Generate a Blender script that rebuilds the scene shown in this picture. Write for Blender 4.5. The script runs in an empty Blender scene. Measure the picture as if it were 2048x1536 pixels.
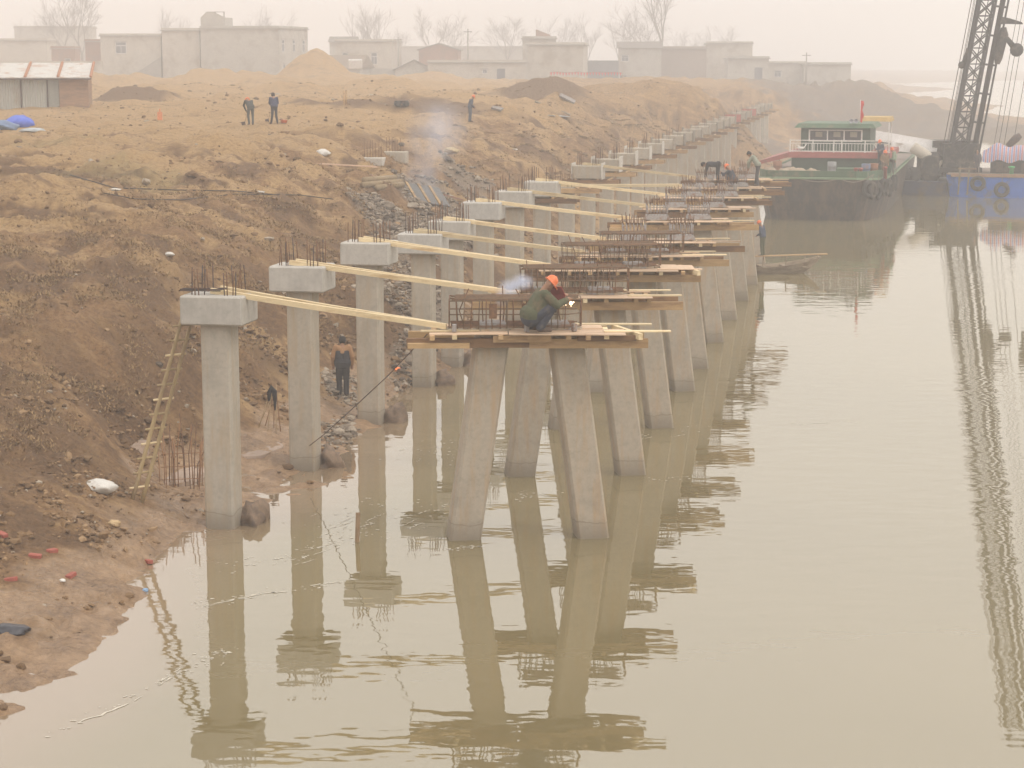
import bpy, bmesh, math, random
import numpy as np
from mathutils import Vector, Matrix

scene = bpy.context.scene
col = scene.collection
R = math.radians

# ------------------------------------------------------------------ camera
FPX = 4000.0                    # focal length in pixels of the 2048 px wide photograph
CAM_H = 9.9                     # metres above the river
PITCH = math.atan(648.0 / FPX)
cam_data = bpy.data.cameras.new('camera')
cam_data.sensor_width = 36.0
cam_data.lens = 36.0 * FPX / 2048.0
cam_data.clip_start = 0.5
cam_data.clip_end = 6000
cam = bpy.data.objects.new('camera', cam_data)
cam.location = (0, 0, CAM_H)
cam.rotation_euler = (math.pi / 2 - PITCH, 0, 0)
col.objects.link(cam)
scene.camera = cam

# ------------------------------------------------------------------ sky and sun
SUN_EL, SUN_AZ = 52.0, 120.0     # azimuth clockwise from the view axis (+Y)
world = bpy.data.worlds.new('World')
scene.world = world
world.use_nodes = True
wn, wl = world.node_tree.nodes, world.node_tree.links
wn.clear()
sky = wn.new('ShaderNodeTexSky')
sky.sky_type = 'NISHITA'
sky.sun_disc = False
sky.sun_elevation = R(SUN_EL)
sky.sun_rotation = R(SUN_AZ)
sky.dust_density = 8.0
sky.air_density = 1.0
smix = wn.new('ShaderNodeMix')
smix.data_type = 'RGBA'
smix.inputs[0].default_value = 0.9          # an even overcast veil over the clear sky
smix.inputs[7].default_value = (14.6, 14.1, 13.55, 1)
wl.new(sky.outputs[0], smix.inputs[6])
bg = wn.new('ShaderNodeBackground')
bg.inputs[1].default_value = 0.1
wl.new(smix.outputs[2], bg.inputs[0])
wo = wn.new('ShaderNodeOutputWorld')
wl.new(bg.outputs[0], wo.inputs[0])

sun_d = bpy.data.lights.new('sun', 'SUN')
sun_d.energy = 1.0
sun_d.angle = R(18)
sun_d.color = (1.0, 0.95, 0.88)
sun = bpy.data.objects.new('sun', sun_d)
sdir = Vector((math.sin(R(SUN_AZ)) * math.cos(R(SUN_EL)), math.cos(R(SUN_AZ)) * math.cos(R(SUN_EL)), math.sin(R(SUN_EL))))
sun.rotation_euler = (-sdir).to_track_quat('-Z', 'Y').to_euler()
sun.location = (60, -40, 120)
col.objects.link(sun)

vs = scene.view_settings
vs.view_transform = 'Standard'
vs.look = 'None'
vs.exposure = 0.0
vs.gamma = 1.0
vs.use_curve_mapping = False
scene.cycles.use_denoising = True
scene.cycles.max_bounces = 7
scene.cycles.diffuse_bounces = 3
scene.cycles.glossy_bounces = 3
scene.cycles.transmission_bounces = 4
scene.cycles.volume_bounces = 2
scene.cycles.transparent_max_bounces = 8
scene.cycles.caustics_reflective = False
scene.cycles.caustics_refractive = False
scene.cycles.sample_clamp_indirect = 6

# ------------------------------------------------------------------ measuring helpers (photo pixel + height -> place)
_fw = np.array([0, math.cos(PITCH), -math.sin(PITCH)])
_up = np.array([0, math.sin(PITCH), math.cos(PITCH)])
def _ray(px, py):
    return _fw + np.array([1.0, 0, 0]) * (px - 1024) / FPX - _up * (py - 768) / FPX
def at(px, py, z=0.0):
    d = _ray(px, py)
    return Vector(np.array([0, 0, CAM_H]) + d * ((z - CAM_H) / d[2]))
def atY(px, py, Y):
    d = _ray(px, py)
    return Vector(np.array([0, 0, CAM_H]) + d * (Y / d[1]))
ROW = math.atan(756.0 / math.hypot(FPX, 648))      # heading of the pier rows
RV = Vector((math.sin(ROW), math.cos(ROW), 0))
CV = Vector((math.cos(ROW), -math.sin(ROW), 0))
def W(u, v, z=0.0):
    p = CV * u + RV * v
    return Vector((p.x, p.y, z))

# ------------------------------------------------------------------ noise
def _hash(ix, iy, seed):
    h = (ix.astype(np.int64) * 374761393 + iy.astype(np.int64) * 668265263 + seed * 1442695041) & 0xffffffff
    h = ((h ^ (h >> 13)) * 1274126177) & 0xffffffff
    return (h ^ (h >> 16)) & 0xffffffff
def pnoise(x, y, seed=0):
    x = np.asarray(x, float); y = np.asarray(y, float)
    x0 = np.floor(x); y0 = np.floor(y)
    fx = x - x0; fy = y - y0
    def g(ix, iy, dx, dy):
        a = _hash(ix, iy, seed) * (2 * math.pi / 4294967296.0)
        return np.cos(a) * dx + np.sin(a) * dy
    sx = fx * fx * fx * (fx * (fx * 6 - 15) + 10); sy = fy * fy * fy * (fy * (fy * 6 - 15) + 10)
    n00 = g(x0, y0, fx, fy); n10 = g(x0 + 1, y0, fx - 1, fy)
    n01 = g(x0, y0 + 1, fx, fy - 1); n11 = g(x0 + 1, y0 + 1, fx - 1, fy - 1)
    a = n00 + sx * (n10 - n00); b = n01 + sx * (n11 - n01)
    return (a + sy * (b - a)) * 1.5
def fbm(x, y, octv=4, seed=0, gain=0.5):
    r = 0; a = 1.0; f = 1.0
    for i in range(octv):
        r = r + a * pnoise(x * f, y * f, seed + i * 17)
        a *= gain; f *= 2.03
    return r
def ridge(x, y, octv=3, seed=0):
    r = 0; a = 1.0; f = 1.0
    for i in range(octv):
        r = r + a * (1 - 2 * np.abs(pnoise(x * f, y * f, seed + i * 31)))
        a *= 0.5; f *= 2.1
    return r
def sstep(a, b, x):
    t = np.clip((x - a) / (b - a), 0, 1)
    return t * t * (3 - 2 * t)

# ------------------------------------------------------------------ materials
def _new(name):
    m = bpy.data.materials.new(name)
    m.use_nodes = True
    n, l = m.node_tree.nodes, m.node_tree.links
    return m, n, l, n['Principled BSDF']
def mapped(n, l, stretch, coord='POS'):
    if coord == 'POS':
        g = n.new('ShaderNodeNewGeometry').outputs['Position']
    else:
        g = n.new('ShaderNodeTexCoord').outputs['Object']
    mp = n.new('ShaderNodeMapping')
    mp.inputs['Scale'].default_value = stretch
    l.new(g, mp.inputs[0])
    return mp.outputs[0]
def noise(n, l, vec, scale, detail=5, rough=0.6):
    t = n.new('ShaderNodeTexNoise')
    t.inputs['Scale'].default_value = scale
    t.inputs['Detail'].default_value = detail
    t.inputs['Roughness'].default_value = rough
    l.new(vec, t.inputs['Vector'])
    return t.outputs[0]
def ramp(n, l, fac, stops):
    r = n.new('ShaderNodeValToRGB')
    els = r.color_ramp.elements
    while len(els) < len(stops):
        els.new(0.5)
    for e, (p, c) in zip(els, stops):
        e.position = p
        e.color = (*c, 1) if len(c) == 3 else c
    l.new(fac, r.inputs[0])
    return r.outputs[0]
def mixc(n, l, fac, a, b, mode='MIX'):
    m = n.new('ShaderNodeMix')
    m.data_type = 'RGBA'
    m.blend_type = mode
    for s, i in ((fac, 0), (a, 6), (b, 7)):
        if hasattr(s, 'is_linked') or hasattr(s, 'links'):
            l.new(s, m.inputs[i])
        else:
            m.inputs[i].default_value = s if i == 0 else (*s, 1)
    return m.outputs[2]
def bumpn(n, l, b, h, strength=0.4, dist=0.02):
    bp = n.new('ShaderNodeBump')
    bp.inputs['Strength'].default_value = strength
    bp.inputs['Distance'].default_value = dist
    l.new(h, bp.inputs['Height'])
    l.new(bp.outputs[0], b.inputs['Normal'])
def sc(c, k):
    return tuple(min(1.0, x * k) for x in c)
MATS = {}
def mat(name, c, rough=0.8, scale=4.0, var=0.3, c2=None, amt=0.5, scale2=1.2, stretch=(1, 1, 1), metal=0.0, spec=0.3, bump=0.25, bdist=0.01, coord='POS', rand=0.0):
    """weathered surface: fine mottling of c, patches of c2 (dirt, rust, stain), light relief"""
    if name in MATS:
        return MATS[name]
    m, n, l, b = _new(name)
    v = mapped(n, l, stretch, coord)
    f1 = noise(n, l, v, scale, 6, 0.65)
    base = ramp(n, l, f1, [(0.25, sc(c, 1 - var)), (0.55, c), (0.8, sc(c, 1 + var * 0.7))])
    if c2 is not None:
        f2 = noise(n, l, v, scale2, 5, 0.7)
        k = ramp(n, l, f2, [(0.62 - amt * 0.35, (0, 0, 0)), (0.72 - amt * 0.2, (1, 1, 1))])
        base = mixc(n, l, k, base, c2)
    if rand:      # each piece a little lighter or darker than the next
        oi = n.new('ShaderNodeObjectInfo').outputs['Random']
        base = mixc(n, l, 1.0, base, ramp(n, l, oi, [(0, (1 - rand,) * 3), (1, (1, 1, 1))]), 'MULTIPLY')
    l.new(base, b.inputs['Base Color'])
    b.inputs['Roughness'].default_value = rough
    b.inputs['Metallic'].default_value = metal
    b.inputs['Specular IOR Level'].default_value = spec
    if bump:
        bumpn(n, l, b, f1, bump, bdist)
    MATS[name] = m
    return m

# ------------------------------------------------------------------ mesh helpers
class MB:
    """collects shapes; build() links them as ONE mesh object"""
    def __init__(self):
        self.v = []; self.f = []; self.mi = []; self.sm = []
    def add(self, vs_, fs_, mi=0, sm=False):
        o = len(self.v)
        self.v += [tuple(p) for p in vs_]
        self.f += [tuple(i + o for i in f) for f in fs_]
        self.mi += [mi] * len(fs_); self.sm += [sm] * len(fs_)
        return self
    def box(self, x0, x1, y0, y1, z0, z1, mi=0):
        vs_ = [(x, y, z) for z in (z0, z1) for y in (y0, y1) for x in (x0, x1)]
        return self.add(vs_, [(0, 2, 3, 1), (4, 5, 7, 6), (0, 1, 5, 4), (2, 6, 7, 3), (0, 4, 6, 2), (1, 3, 7, 5)], mi)
    def cbox(self, x0, x1, y0, y1, z0, z1, c, mi=0):
        """box with chamfered edges"""
        bm = bmesh.new()
        bmesh.ops.create_cube(bm, size=1)
        for w in bm.verts:
            w.co = Vector(((x0 + x1) / 2 + w.co.x * (x1 - x0), (y0 + y1) / 2 + w.co.y * (y1 - y0), (z0 + z1) / 2 + w.co.z * (z1 - z0)))
        bmesh.ops.bevel(bm, geom=list(bm.edges), offset=c, segments=1, profile=0.5, affect='EDGES')
        bm.verts.index_update()
        self.add([w.co[:] for w in bm.verts], [[w.index for w in f.verts] for f in bm.faces], mi)
        bm.free()
        return self
    def prism(self, poly, z0, z1, mi=0, top=None):
        """poly in xy extruded; top = optional polygon at z1"""
        n = len(poly); top = top or poly
        vs_ = [(x, y, z0) for x, y in poly] + [(x, y, z1) for x, y in top]
        fs_ = [tuple(range(n))[::-1], tuple(range(n, 2 * n))] + [(i, (i + 1) % n, n + (i + 1) % n, n + i) for i in range(n)]
        return self.add(vs_, fs_, mi)
    def bar(self, p, q, w, h, up=(0, 0, 1), mi=0, c=0.0):
        """rectangular bar from p to q, w wide, h high"""
        p = Vector(p); q = Vector(q); d = (q - p).normalized(); up = Vector(up)
        s = d.cross(up)
        if s.length < 1e-5:
            s = d.cross(Vector((0, 1, 0)))
        s.normalize(); t = s.cross(d)
        vs_ = [e + s * a * w / 2 + t * b_ * h / 2 for e in (p, q) for a, b_ in ((-1, -1), (1, -1), (1, 1), (-1, 1))]
        return self.add(vs_, [(3, 2, 1, 0), (4, 5, 6, 7), (0, 1, 5, 4), (1, 2, 6, 5), (2, 3, 7, 6), (3, 0, 4, 7)], mi)
    def tube(self, pts, r, n=6, mi=0, cap=True, sm=True):
        pts = [Vector(p) for p in pts]
        rs = r if isinstance(r, (list, tuple)) else [r] * len(pts)
        vs_ = []; fs_ = []
        prev = None
        for i, p in enumerate(pts):
            d = (pts[min(i + 1, len(pts) - 1)] - pts[max(i - 1, 0)]).normalized()
            if prev is None:
                a = d.cross(Vector((0, 0, 1)))
                if a.length < 1e-4:
                    a = d.cross(Vector((1, 0, 0)))
            else:
                a = prev - d * prev.dot(d)
            a.normalize(); prev = a; b_ = d.cross(a)
            vs_ += [p + (a * math.cos(2 * math.pi * k / n) + b_ * math.sin(2 * math.pi * k / n)) * rs[i] for k in range(n)]
        for i in range(len(pts) - 1):
            fs_ += [(i * n + k, i * n + (k + 1) % n, (i + 1) * n + (k + 1) % n, (i + 1) * n + k) for k in range(n)]
        if cap:
            fs_ += [tuple(range(n))[::-1], tuple(range((len(pts) - 1) * n, len(pts) * n))]
        return self.add(vs_, fs_, mi, sm)
    def lathe(self, prof, n=12, mi=0, M=None, sm=True):
        """profile [(r,z)] about z"""
        vs_ = []; fs_ = []
        for r_, z in prof:
            for k in range(n):
                p = Vector((r_ * math.cos(2 * math.pi * k / n), r_ * math.sin(2 * math.pi * k / n), z))
                vs_.append(M @ p if M else p)
        for i in range(len(prof) - 1):
            fs_ += [(i * n + k, i * n + (k + 1) % n, (i + 1) * n + (k + 1) % n, (i + 1) * n + k) for k in range(n)]
        fs_ += [tuple(range(n))[::-1], tuple(range((len(prof) - 1) * n, len(prof) * n))]
        return self.add(vs_, fs_, mi, sm)
    def quad(self, a, b, c, d, mi=0):
        return self.add([a, b, c, d], [(0, 1, 2, 3)], mi)
    def mesh(self, name, mats):
        me = bpy.data.meshes.new(name)
        me.from_pydata(self.v, [], self.f)
        for m in (mats if isinstance(mats, (list, tuple)) else [mats]):
            me.materials.append(m)
        me.polygons.foreach_set('material_index', self.mi)
        me.polygons.foreach_set('use_smooth', self.sm)
        me.update()
        return me
    def build(self, name, mats, parent=None, loc=None, rot=None):
        return link(name, self.mesh(name, mats), parent, loc, rot)
def link(name, me, parent=None, loc=None, rot=None):
    o = bpy.data.objects.new(name, me)
    col.objects.link(o)
    if parent:
        o.parent = parent
    if loc is not None:
        o.location = loc
    if rot is not None:
        o.rotation_euler = rot
    return o
def tag(o, label=None, cat=None, group=None, kind=None):
    for k, val in (('label', label), ('category', cat), ('group', group), ('kind', kind)):
        if val:
            o[k] = val
    return o
def thing(name, label, cat, loc=(0, 0, 0), rz=0.0, group=None):
    o = bpy.data.objects.new(name, None)
    o.empty_display_size = 0.2
    col.objects.link(o)
    o.location = loc
    o.rotation_euler = (0, 0, rz)
    return tag(o, label, cat, group)
ORD = ['nearest', 'second', 'third', 'fourth', 'fifth', 'sixth', 'seventh', 'eighth', 'ninth', 'tenth', 'eleventh', 'twelfth', 'thirteenth', 'fourteenth', 'fifteenth', 'sixteenth', 'seventeenth', 'eighteenth', 'nineteenth', 'twentieth', 'twenty-first', 'twenty-second', 'twenty-third', 'twenty-fourth', 'twenty-fifth', 'twenty-sixth', 'twenty-seventh', 'twenty-eighth', 'twenty-ninth', 'thirtieth', 'thirty-first', 'thirty-second']
# ------------------------------------------------------------------ terrain
CTRL_PX = [  # photo pixel and estimated height of the ground there
 (0,1430,0),(130,1340,0),(280,1155,0),(340,1085,0),(430,1062,-.05),(540,1005,0),(650,945,0),(722,870,0),(768,800,0),(830,768,0),(905,725,0),
 (0,1250,.3),(0,1100,.75),(150,1200,.25),(150,1050,.8),(280,1010,.5),(350,960,.28),(400,900,.33),(330,880,.55),
 (480,900,.3),(500,830,.7),(560,780,.9),(690,790,.42),(660,700,1.1),(740,760,.4),(800,700,.8),(800,620,1.7),
 (0,900,1.7),(0,700,3.0),(0,560,4.0),(0,450,4.8),(0,340,5.6),(0,250,6.2),(-300,900,1.9),(-300,600,3.9),(-300,350,5.7),(-300,1300,.4),
 (150,850,1.6),(150,700,2.8),(150,560,3.9),(200,450,4.7),(200,350,5.5),
 (300,760,2.0),(300,640,3.1),(300,520,4.0),(350,420,4.8),(400,330,5.6),(450,270,6.1),
 (520,700,1.6),(560,620,2.3),(520,480,3.8),(600,380,4.8),(600,300,5.7),(680,260,6.1),
 (680,560,2.3),(720,450,3.5),(760,380,4.3),(800,310,5.1),(850,260,5.9),
 (850,520,2.0),(900,400,3.3),(950,330,4.3),(980,280,5.0),(940,243,6.05),(1000,190,6.6),
 (500,250,6.4),(549,247,6.4),(100,225,6.4),(0,225,6.4),(300,210,6.5),(700,205,6.5),(300,165,7.0),(600,165,7.0),(900,163,7.0),(100,300,5.9),(400,300,5.85),
 (1100,190,6.6),(1250,165,6.9),(1400,168,6.85),(1550,165,6.8),(1690,165,6.6),(1100,300,4.3),(1200,270,4.3),(1100,240,5.7),(1250,215,5.9),(1400,240,4.5),(1400,200,6.0),
 (1550,215,3.9),(1600,232,1.6),(1650,240,.8),(1750,215,2.8),(1700,255,.7),(1730,172,5.0),(1800,190,2.5),(1850,205,1.2),(1940,224,.2),
 (1580,286,0),(1640,290,0),(1760,305,0),(1850,303,0),(2048,292,0),(2300,290,0),(1850,270,1.2),(2000,262,1.0),(1950,243,1.1),(2048,247,.6),(2250,262,.5),(2048,234,-.3),(2250,240,-.4),(2048,215,-1.5),(1950,197,-1.5),(1850,176,-1.5)]
_c = [tuple(at(*p)) for p in CTRL_PX]
for v_ in (22, 40, 60, 80, 100, 125, 150, 175, 200, 225, 245):
    s_ = -13.2 if v_ < 30 else -14.4
    _c += [tuple(W(s_ + 3.0, v_, -.75)), tuple(W(s_ + 8, v_, -2)), tuple(W(s_ + 22, v_, -3))]
for v_ in (80, 100, 120, 140, 160, 180, 205, 230):
    _c.append(tuple(W(-14.8, v_, 0)))
    _c.append(tuple(W(-18.5, v_, 2.2)))
_c += [(60, 100, -3), (40, 150, -3), (60, 195, -2), (10, 15, -3), (-9, 18, -.2), (-20, 18, 4), (-60, 60, 6.2), (-120, 120, 6.5), (-160, 300, 7.1), (-120, 700, 7.3), (0, 700, 7.1), (60, 700, 6.5), (90, 900, 5), (200, 600, -2), (300, 900, -2), (180, 230, -1), (-60, 30, 6)]
_c = np.array(_c)
def _lp(x, y):
    yy = np.asarray(y, float) + 15.0
    xx = np.asarray(x, float)
    return np.arctan2(xx, yy) , np.log(np.hypot(xx, yy)) * 0.8
_ca, _cb = _lp(_c[:, 0], _c[:, 1])
def _phi(a, b):
    return np.sqrt((a[:, None] - _ca[None]) ** 2 + (b[:, None] - _cb[None]) ** 2 + 0.018 ** 2)
_A = _phi(_ca, _cb)
_n = len(_c)
_M = np.zeros((_n + 1, _n + 1)); _M[:_n, :_n] = _A - np.eye(_n) * 2e-3; _M[:_n, _n] = 1; _M[_n, :_n] = 1
_wt = np.linalg.solve(_M, np.append(_c[:, 2], 0))
MOUNDS = [  # photo pixel of the foot centre, depth, height, half widths in metres: spoil heaps
 (636,165,250,3.0,3.4,4),(600,160,252,.9,4,4),(690,163,262,.9,4,4),(265,206,160,1.55,2.6,2.2),(320,206,165,.9,2.2,2),(490,168,238,1.3,4,3),(330,170,235,.8,5,3),(220,160,240,1.1,4,3),
 (720,188,190,.9,4,2),(640,192,178,.6,3,2),(800,192,190,.6,3,2),(860,160,270,1.2,4,4),(1090,197,170,1.2,3,3),(1130,215,150,.8,2.5,3),(1690,168,290,1.5,5,6),(60,400,66,.55,1.8,2.2),(20,420,64,.45,1.6,2.0),(1010,232,135,.5,2.5,2),(760,168,240,.7,5,4),(1220,168,260,.5,5,5),(420,172,225,1.3,5,3),(540,178,212,.9,4,3),(180,176,220,1.0,4,3),(390,190,185,.7,4,2.5),(575,196,178,.7,3.5,2.5),(880,178,215,1.0,5,3),(960,172,225,1.1,5,3),(700,174,222,1.0,4,3),(1300,192,188,1.1,5,4),(1450,182,215,1.1,5,4),(1560,192,220,1.3,5,5),(1380,205,175,.8,4,4),(1640,182,250,1.2,6,6)]
_mw = []
for px, py, Y, h, rx, ry in MOUNDS:
    p = atY(px, py, Y); _mw.append((p.x, p.y, h, rx, ry))
PIT = [(-8.15, 46.2, -.28, .9, 1.5), (-8.3, 43.6, -.1, .8, .9)]
def ground_base(x, y):
    x = np.atleast_1d(np.asarray(x, float)); y = np.atleast_1d(np.asarray(y, float))
    out = np.empty_like(x)
    for s in range(0, len(x), 40000):
        a, b = _lp(x[s:s + 40000], y[s:s + 40000])
        out[s:s + 40000] = _phi(a, b) @ _wt[:_n] + _wt[_n]
    return out
def ground_full(x, y):
    x = np.atleast_1d(np.asarray(x, float)); y = np.atleast_1d(np.asarray(y, float))
    z = ground_base(x, y)
    u = x * CV.x + y * CV.y; v = x * RV.x + y * RV.y
    sl = sstep(.5, 1.8, z)                              # more relief on the slope, less on the mud flat
    top = sstep(5.6, 6.4, z)
    far = np.clip(y / 60.0, .7, 2.2)
    warp = fbm(u * .12, v * .12, 2, 5) * 2.0
    # gullies and slumped ledges that run down the slope
    gl = ridge((v + warp * 1.4 + u * .35) * .22, u * .05, 3, 11)
    led = ridge((u + warp) * .33, v * .07, 3, 23)
    z = z + sl * (1 - .75 * top) * (.26 * gl + .15 * led) * np.minimum(far, 1.6)
    z = z + (.05 + .20 * sl) * fbm(x * .35, y * .35, 3, 3) * far * (1 - .4 * top)
    z = z + (.025 + .085 * sl) * fbm(x * 1.3, y * 1.3, 4, 7, .6) * (1 - .85 * sstep(80, 130, y))
    z = z + (.03 + .03 * sl) * fbm(x * 4.0, y * 4.0, 3, 9, .6) * sstep(-.05, .2, z) * (1 - sstep(55, 85, y))
    z = z + .45 * fbm(x * .11, y * .07, 3, 29, .6) * sstep(110, 160, y) * sstep(.3, 1.2, z)
    z = z + .13 * fbm(x * .9, y * .9, 3, 19, .6) * np.exp(-(z / .45) ** 2)
    for mx, my, h, rx, ry in _mw:
        d2 = ((x - mx) / rx) ** 2 + ((y - my) / ry) ** 2
        z = z + h * np.exp(-d2 * .8) * (1 + .12 * fbm(x * .35, y * .35, 2, 41))
    for mx, my, h, rx, ry in PIT:
        d2 = ((x - mx) / rx) ** 2 + ((y - my) / ry) ** 2
        z = z + h * np.exp(-d2 * .9)
    return z
ts = np.concatenate([np.arange(-.52, -.30, .004), np.arange(-.30, .15, .00105), np.arange(.15, .30, .0018), np.arange(.30, .52, .006)])
rows = [17.0]
while rows[-1] < 1400:
    y_ = rows[-1]
    rows.append(y_ * (1.0042 if y_ < 90 else 1.007 if y_ < 330 else 1.05))
ys = np.array(rows)
GT, GY = np.meshgrid(ts, ys)
GX = GT * GY
gx, gy = GX.ravel(), GY.ravel()
gz = ground_full(gx, gy)
gz = np.maximum(gz, -1.6)
_nr, _nc = GX.shape
idx = np.arange(_nr * _nc).reshape(_nr, _nc)
quads = np.stack([idx[:-1, :-1], idx[:-1, 1:], idx[1:, 1:], idx[1:, :-1]], -1).reshape(-1, 4)
zq = gz[quads].max(1)
quads = quads[zq > -.55]
used = np.unique(quads)
remap = np.full(_nr * _nc, -1); remap[used] = np.arange(len(used))
quads = remap[quads]
tx, ty, tz = gx[used], gy[used], gz[used]
gme = bpy.data.meshes.new('ground')
gme.vertices.add(len(used)); gme.vertices.foreach_set('co', np.stack([tx, ty, tz], -1).ravel())
gme.loops.add(quads.size); gme.loops.foreach_set('vertex_index', quads.ravel().astype(np.int32))
gme.polygons.add(len(quads)); gme.polygons.foreach_set('loop_start', np.arange(0, quads.size, 4, dtype=np.int32)); gme.polygons.foreach_set('loop_total', np.full(len(quads), 4, dtype=np.int32))
gme.polygons.foreach_set('use_smooth', np.ones(len(quads), bool))
gme.update(); gme.validate()
# soil map: what the ground is made of, place by place
tu = tx * CV.x + ty * CV.y; tv = tx * RV.x + ty * RV.y
def blob(lst, x, y, wob=.35, seed=60):
    m = np.zeros_like(x)
    w_ = 1 + wob * fbm(x * .5, y * .5, 3, seed)
    for px, py, z, rx, ry in lst:
        p = at(px, py, z)
        d = np.sqrt(((x - p.x) / rx) ** 2 + ((y - p.y) / ry) ** 2) * w_
        m = np.maximum(m, 1 - sstep(.55, 1.1, d))
    return m
slope_n = fbm((tv + tu * .5) * .30, tu * .09, 4, 71) + .5 * fbm(tx * .9, ty * .9, 4, 73, .6)
sand = sstep(-.35, .45, slope_n + .95 * sstep(5.7, 6.5, tz) - .30 * (1 - sstep(3.6, 5.4, tz)) + .12 * (ty > 140))
sand = np.maximum(sand, .9 * blob([(60,240,6.2,14,14),(330,205,6.5,22,26),(600,195,6.6,18,26),(560,255,6.3,6,4),(820,205,6.5,9,18),(1060,250,5.5,4,10),(1250,230,5.6,7,16),(1350,240,5,6,14),(60,490,4.4,2.2,1.6),(170,440,4.8,3,3),(330,560,3.7,1.2,3),(430,300,5.8,3,6)], tx, ty))
dark = sstep(.05, .6, fbm(tx * .33 + 9, ty * .33, 4, 81, .6) + .35 * fbm(tx * 1.6, ty * 1.6, 3, 83)) * (1 - sstep(5.9, 6.5, tz) * .8)
sand = np.maximum(sand, blob([(230,212,6.45,5,4),(340,209,6.5,6,4),(470,206,6.5,7,4),(620,204,6.5,7,4),(760,204,6.5,6,4),(840,200,6.6,5,5)], tx, ty, .2))
dark = dark * (1 - .9 * blob([(230,212,6.45,5,3),(340,209,6.5,6,3),(470,206,6.5,7,3),(620,204,6.5,7,3),(760,204,6.5,6,3)], tx, ty, .2))
sand = sand * (1 - .55 * sstep(-6, 6, tx) * sstep(120, 160, ty))
dark = np.maximum(dark, blob([(80,370,5.4,3.2,3.5),(265,206,6.55,4.2,4.5),(636,160,7.2,3,5),(240,600,3.4,2.2,2.5),(850,240,6,5,8),(700,240,6.1,5,5),(60,620,3.4,1.6,2),(260,810,1.7,1.3,1.3),(1080,215,6,5,9),(1200,190,6.4,8,12),(1700,290,1,8,20),(1800,250,2,14,30)], tx, ty))
wet = (1 - sstep(.25, 1.0, tz + .45 * fbm(tx * .7, ty * .7, 4, 91))) * (1 - sstep(150, 190, ty))
dark = np.maximum(dark, .75 * sstep(.8, 1.6, tz) * (1 - sstep(3.2, 4.6, tz + .6 * fbm(tx * .4, ty * .4, 3, 95))) * (1 - sstep(70, 110, ty)) * sstep(-.5, .25, fbm((tv + tu * .5) * .45, tu * .15, 3, 97)))
rub = blob([(780,600,1.7,1.5,4),(840,620,1.2,1.6,7),(700,760,.7,.9,2.4),(680,850,.3,.6,2),(820,720,.6,.7,4),(800,440,3.6,1.8,4),(770,420,3.8,1.6,3),(860,430,3,1.6,6),(1000,215,6,4,8),(1040,240,5,4,8),(1150,230,5.5,5,9),(790,445,3.4,1.2,2),(930,380,3.4,1.5,5),(880,480,2.3,1.5,6)], tx, ty)
rub = rub * (1 - .75 * sstep(95, 125, ty))
clay = blob([(1600,225,2.5,14,30),(1750,235,1.8,22,45),(1900,258,1,22,45),(2050,262,.7,20,40),(1700,262,.5,14,25),(1500,205,5.2,9,20),(1450,240,3.6,5,14)], tx, ty)
grn = blob([(200,360,5.5,3.0,4.5),(300,370,5.4,1.8,3),(120,310,5.8,2.5,3)], tx, ty, .6) * .45
for nm, arr in (('sand', sand), ('dark', dark), ('wet', wet), ('rubble', rub), ('green', grn), ('clay', clay)):
    a_ = gme.attributes.new(nm, 'FLOAT', 'POINT'); a_.data.foreach_set('value', arr.astype(np.float32))
m, n, l, b = _new('bank_soil')
pos = mapped(n, l, (1, 1, 1))
def attr(nm):
    a_ = n.new('ShaderNodeAttribute'); a_.attribute_name = nm
    return a_.outputs['Fac']
nf = noise(n, l, pos, 7.0, 8, .72); nm_ = noise(n, l, pos, 1.1, 6, .65); nl_ = noise(n, l, pos, 22, 4, .7)
soil = ramp(n, l, nf, [(.28, (.125, .064, .027)), (.5, (.265, .148, .064)), (.72, (.37, .22, .105))])
sandc = ramp(n, l, nf, [(.28, (.26, .152, .066)), (.5, (.425, .268, .122)), (.75, (.53, .352, .178))])
darkc = ramp(n, l, nf, [(.3, (.078, .041, .019)), (.52, (.175, .096, .043)), (.75, (.28, .163, .078))])
rubc = ramp(n, l, nl_, [(.3, (.10, .075, .055)), (.5, (.25, .19, .14)), (.7, (.42, .345, .265))])
wetc = mixc(n, l, .55, ramp(n, l, nf, [(.32, (.13, .074, .038)), (.5, (.38, .235, .125)), (.68, (.58, .38, .22))]), ramp(n, l, nm_, [(.35, (.21, .125, .066)), (.5, (.40, .25, .138)), (.65, (.55, .36, .21))]))  # wet mud; low spots of fine noise painted darker as shade in hollows
grnc = ramp(n, l, nf, [(.3, (.12, .10, .045)), (.6, (.26, .22, .09))])
def fac(src, tex, lo, hi, k=.5):
    a_ = n.new('ShaderNodeMath'); a_.operation = 'MULTIPLY_ADD'
    l.new(tex, a_.inputs[0]); a_.inputs[1].default_value = k; l.new(src, a_.inputs[2])
    r_ = n.new('ShaderNodeMapRange'); r_.inputs[1].default_value = lo + k * .5; r_.inputs[2].default_value = hi + k * .5
    l.new(a_.outputs[0], r_.inputs[0])
    return r_.outputs[0]
c_ = mixc(n, l, fac(attr('sand'), nf, .1, .9, 1.3), soil, sandc)
mps = n.new('ShaderNodeMapping'); mps.inputs['Rotation'].default_value = (0, 0, ROW - .35); mps.inputs['Scale'].default_value = (.22, 1.5, .8)
l.new(n.new('ShaderNodeNewGeometry').outputs['Position'], mps.inputs[0])
strk = noise(n, l, mps.outputs[0], 1.3, 6, .68)
c_ = mixc(n, l, ramp(n, l, strk, [(.51, (0, 0, 0)), (.66, (.85, .85, .85))]), c_, sandc)
c_ = mixc(n, l, ramp(n, l, strk, [(.30, (.7, .7, .7)), (.46, (0, 0, 0))]), c_, darkc)
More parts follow.
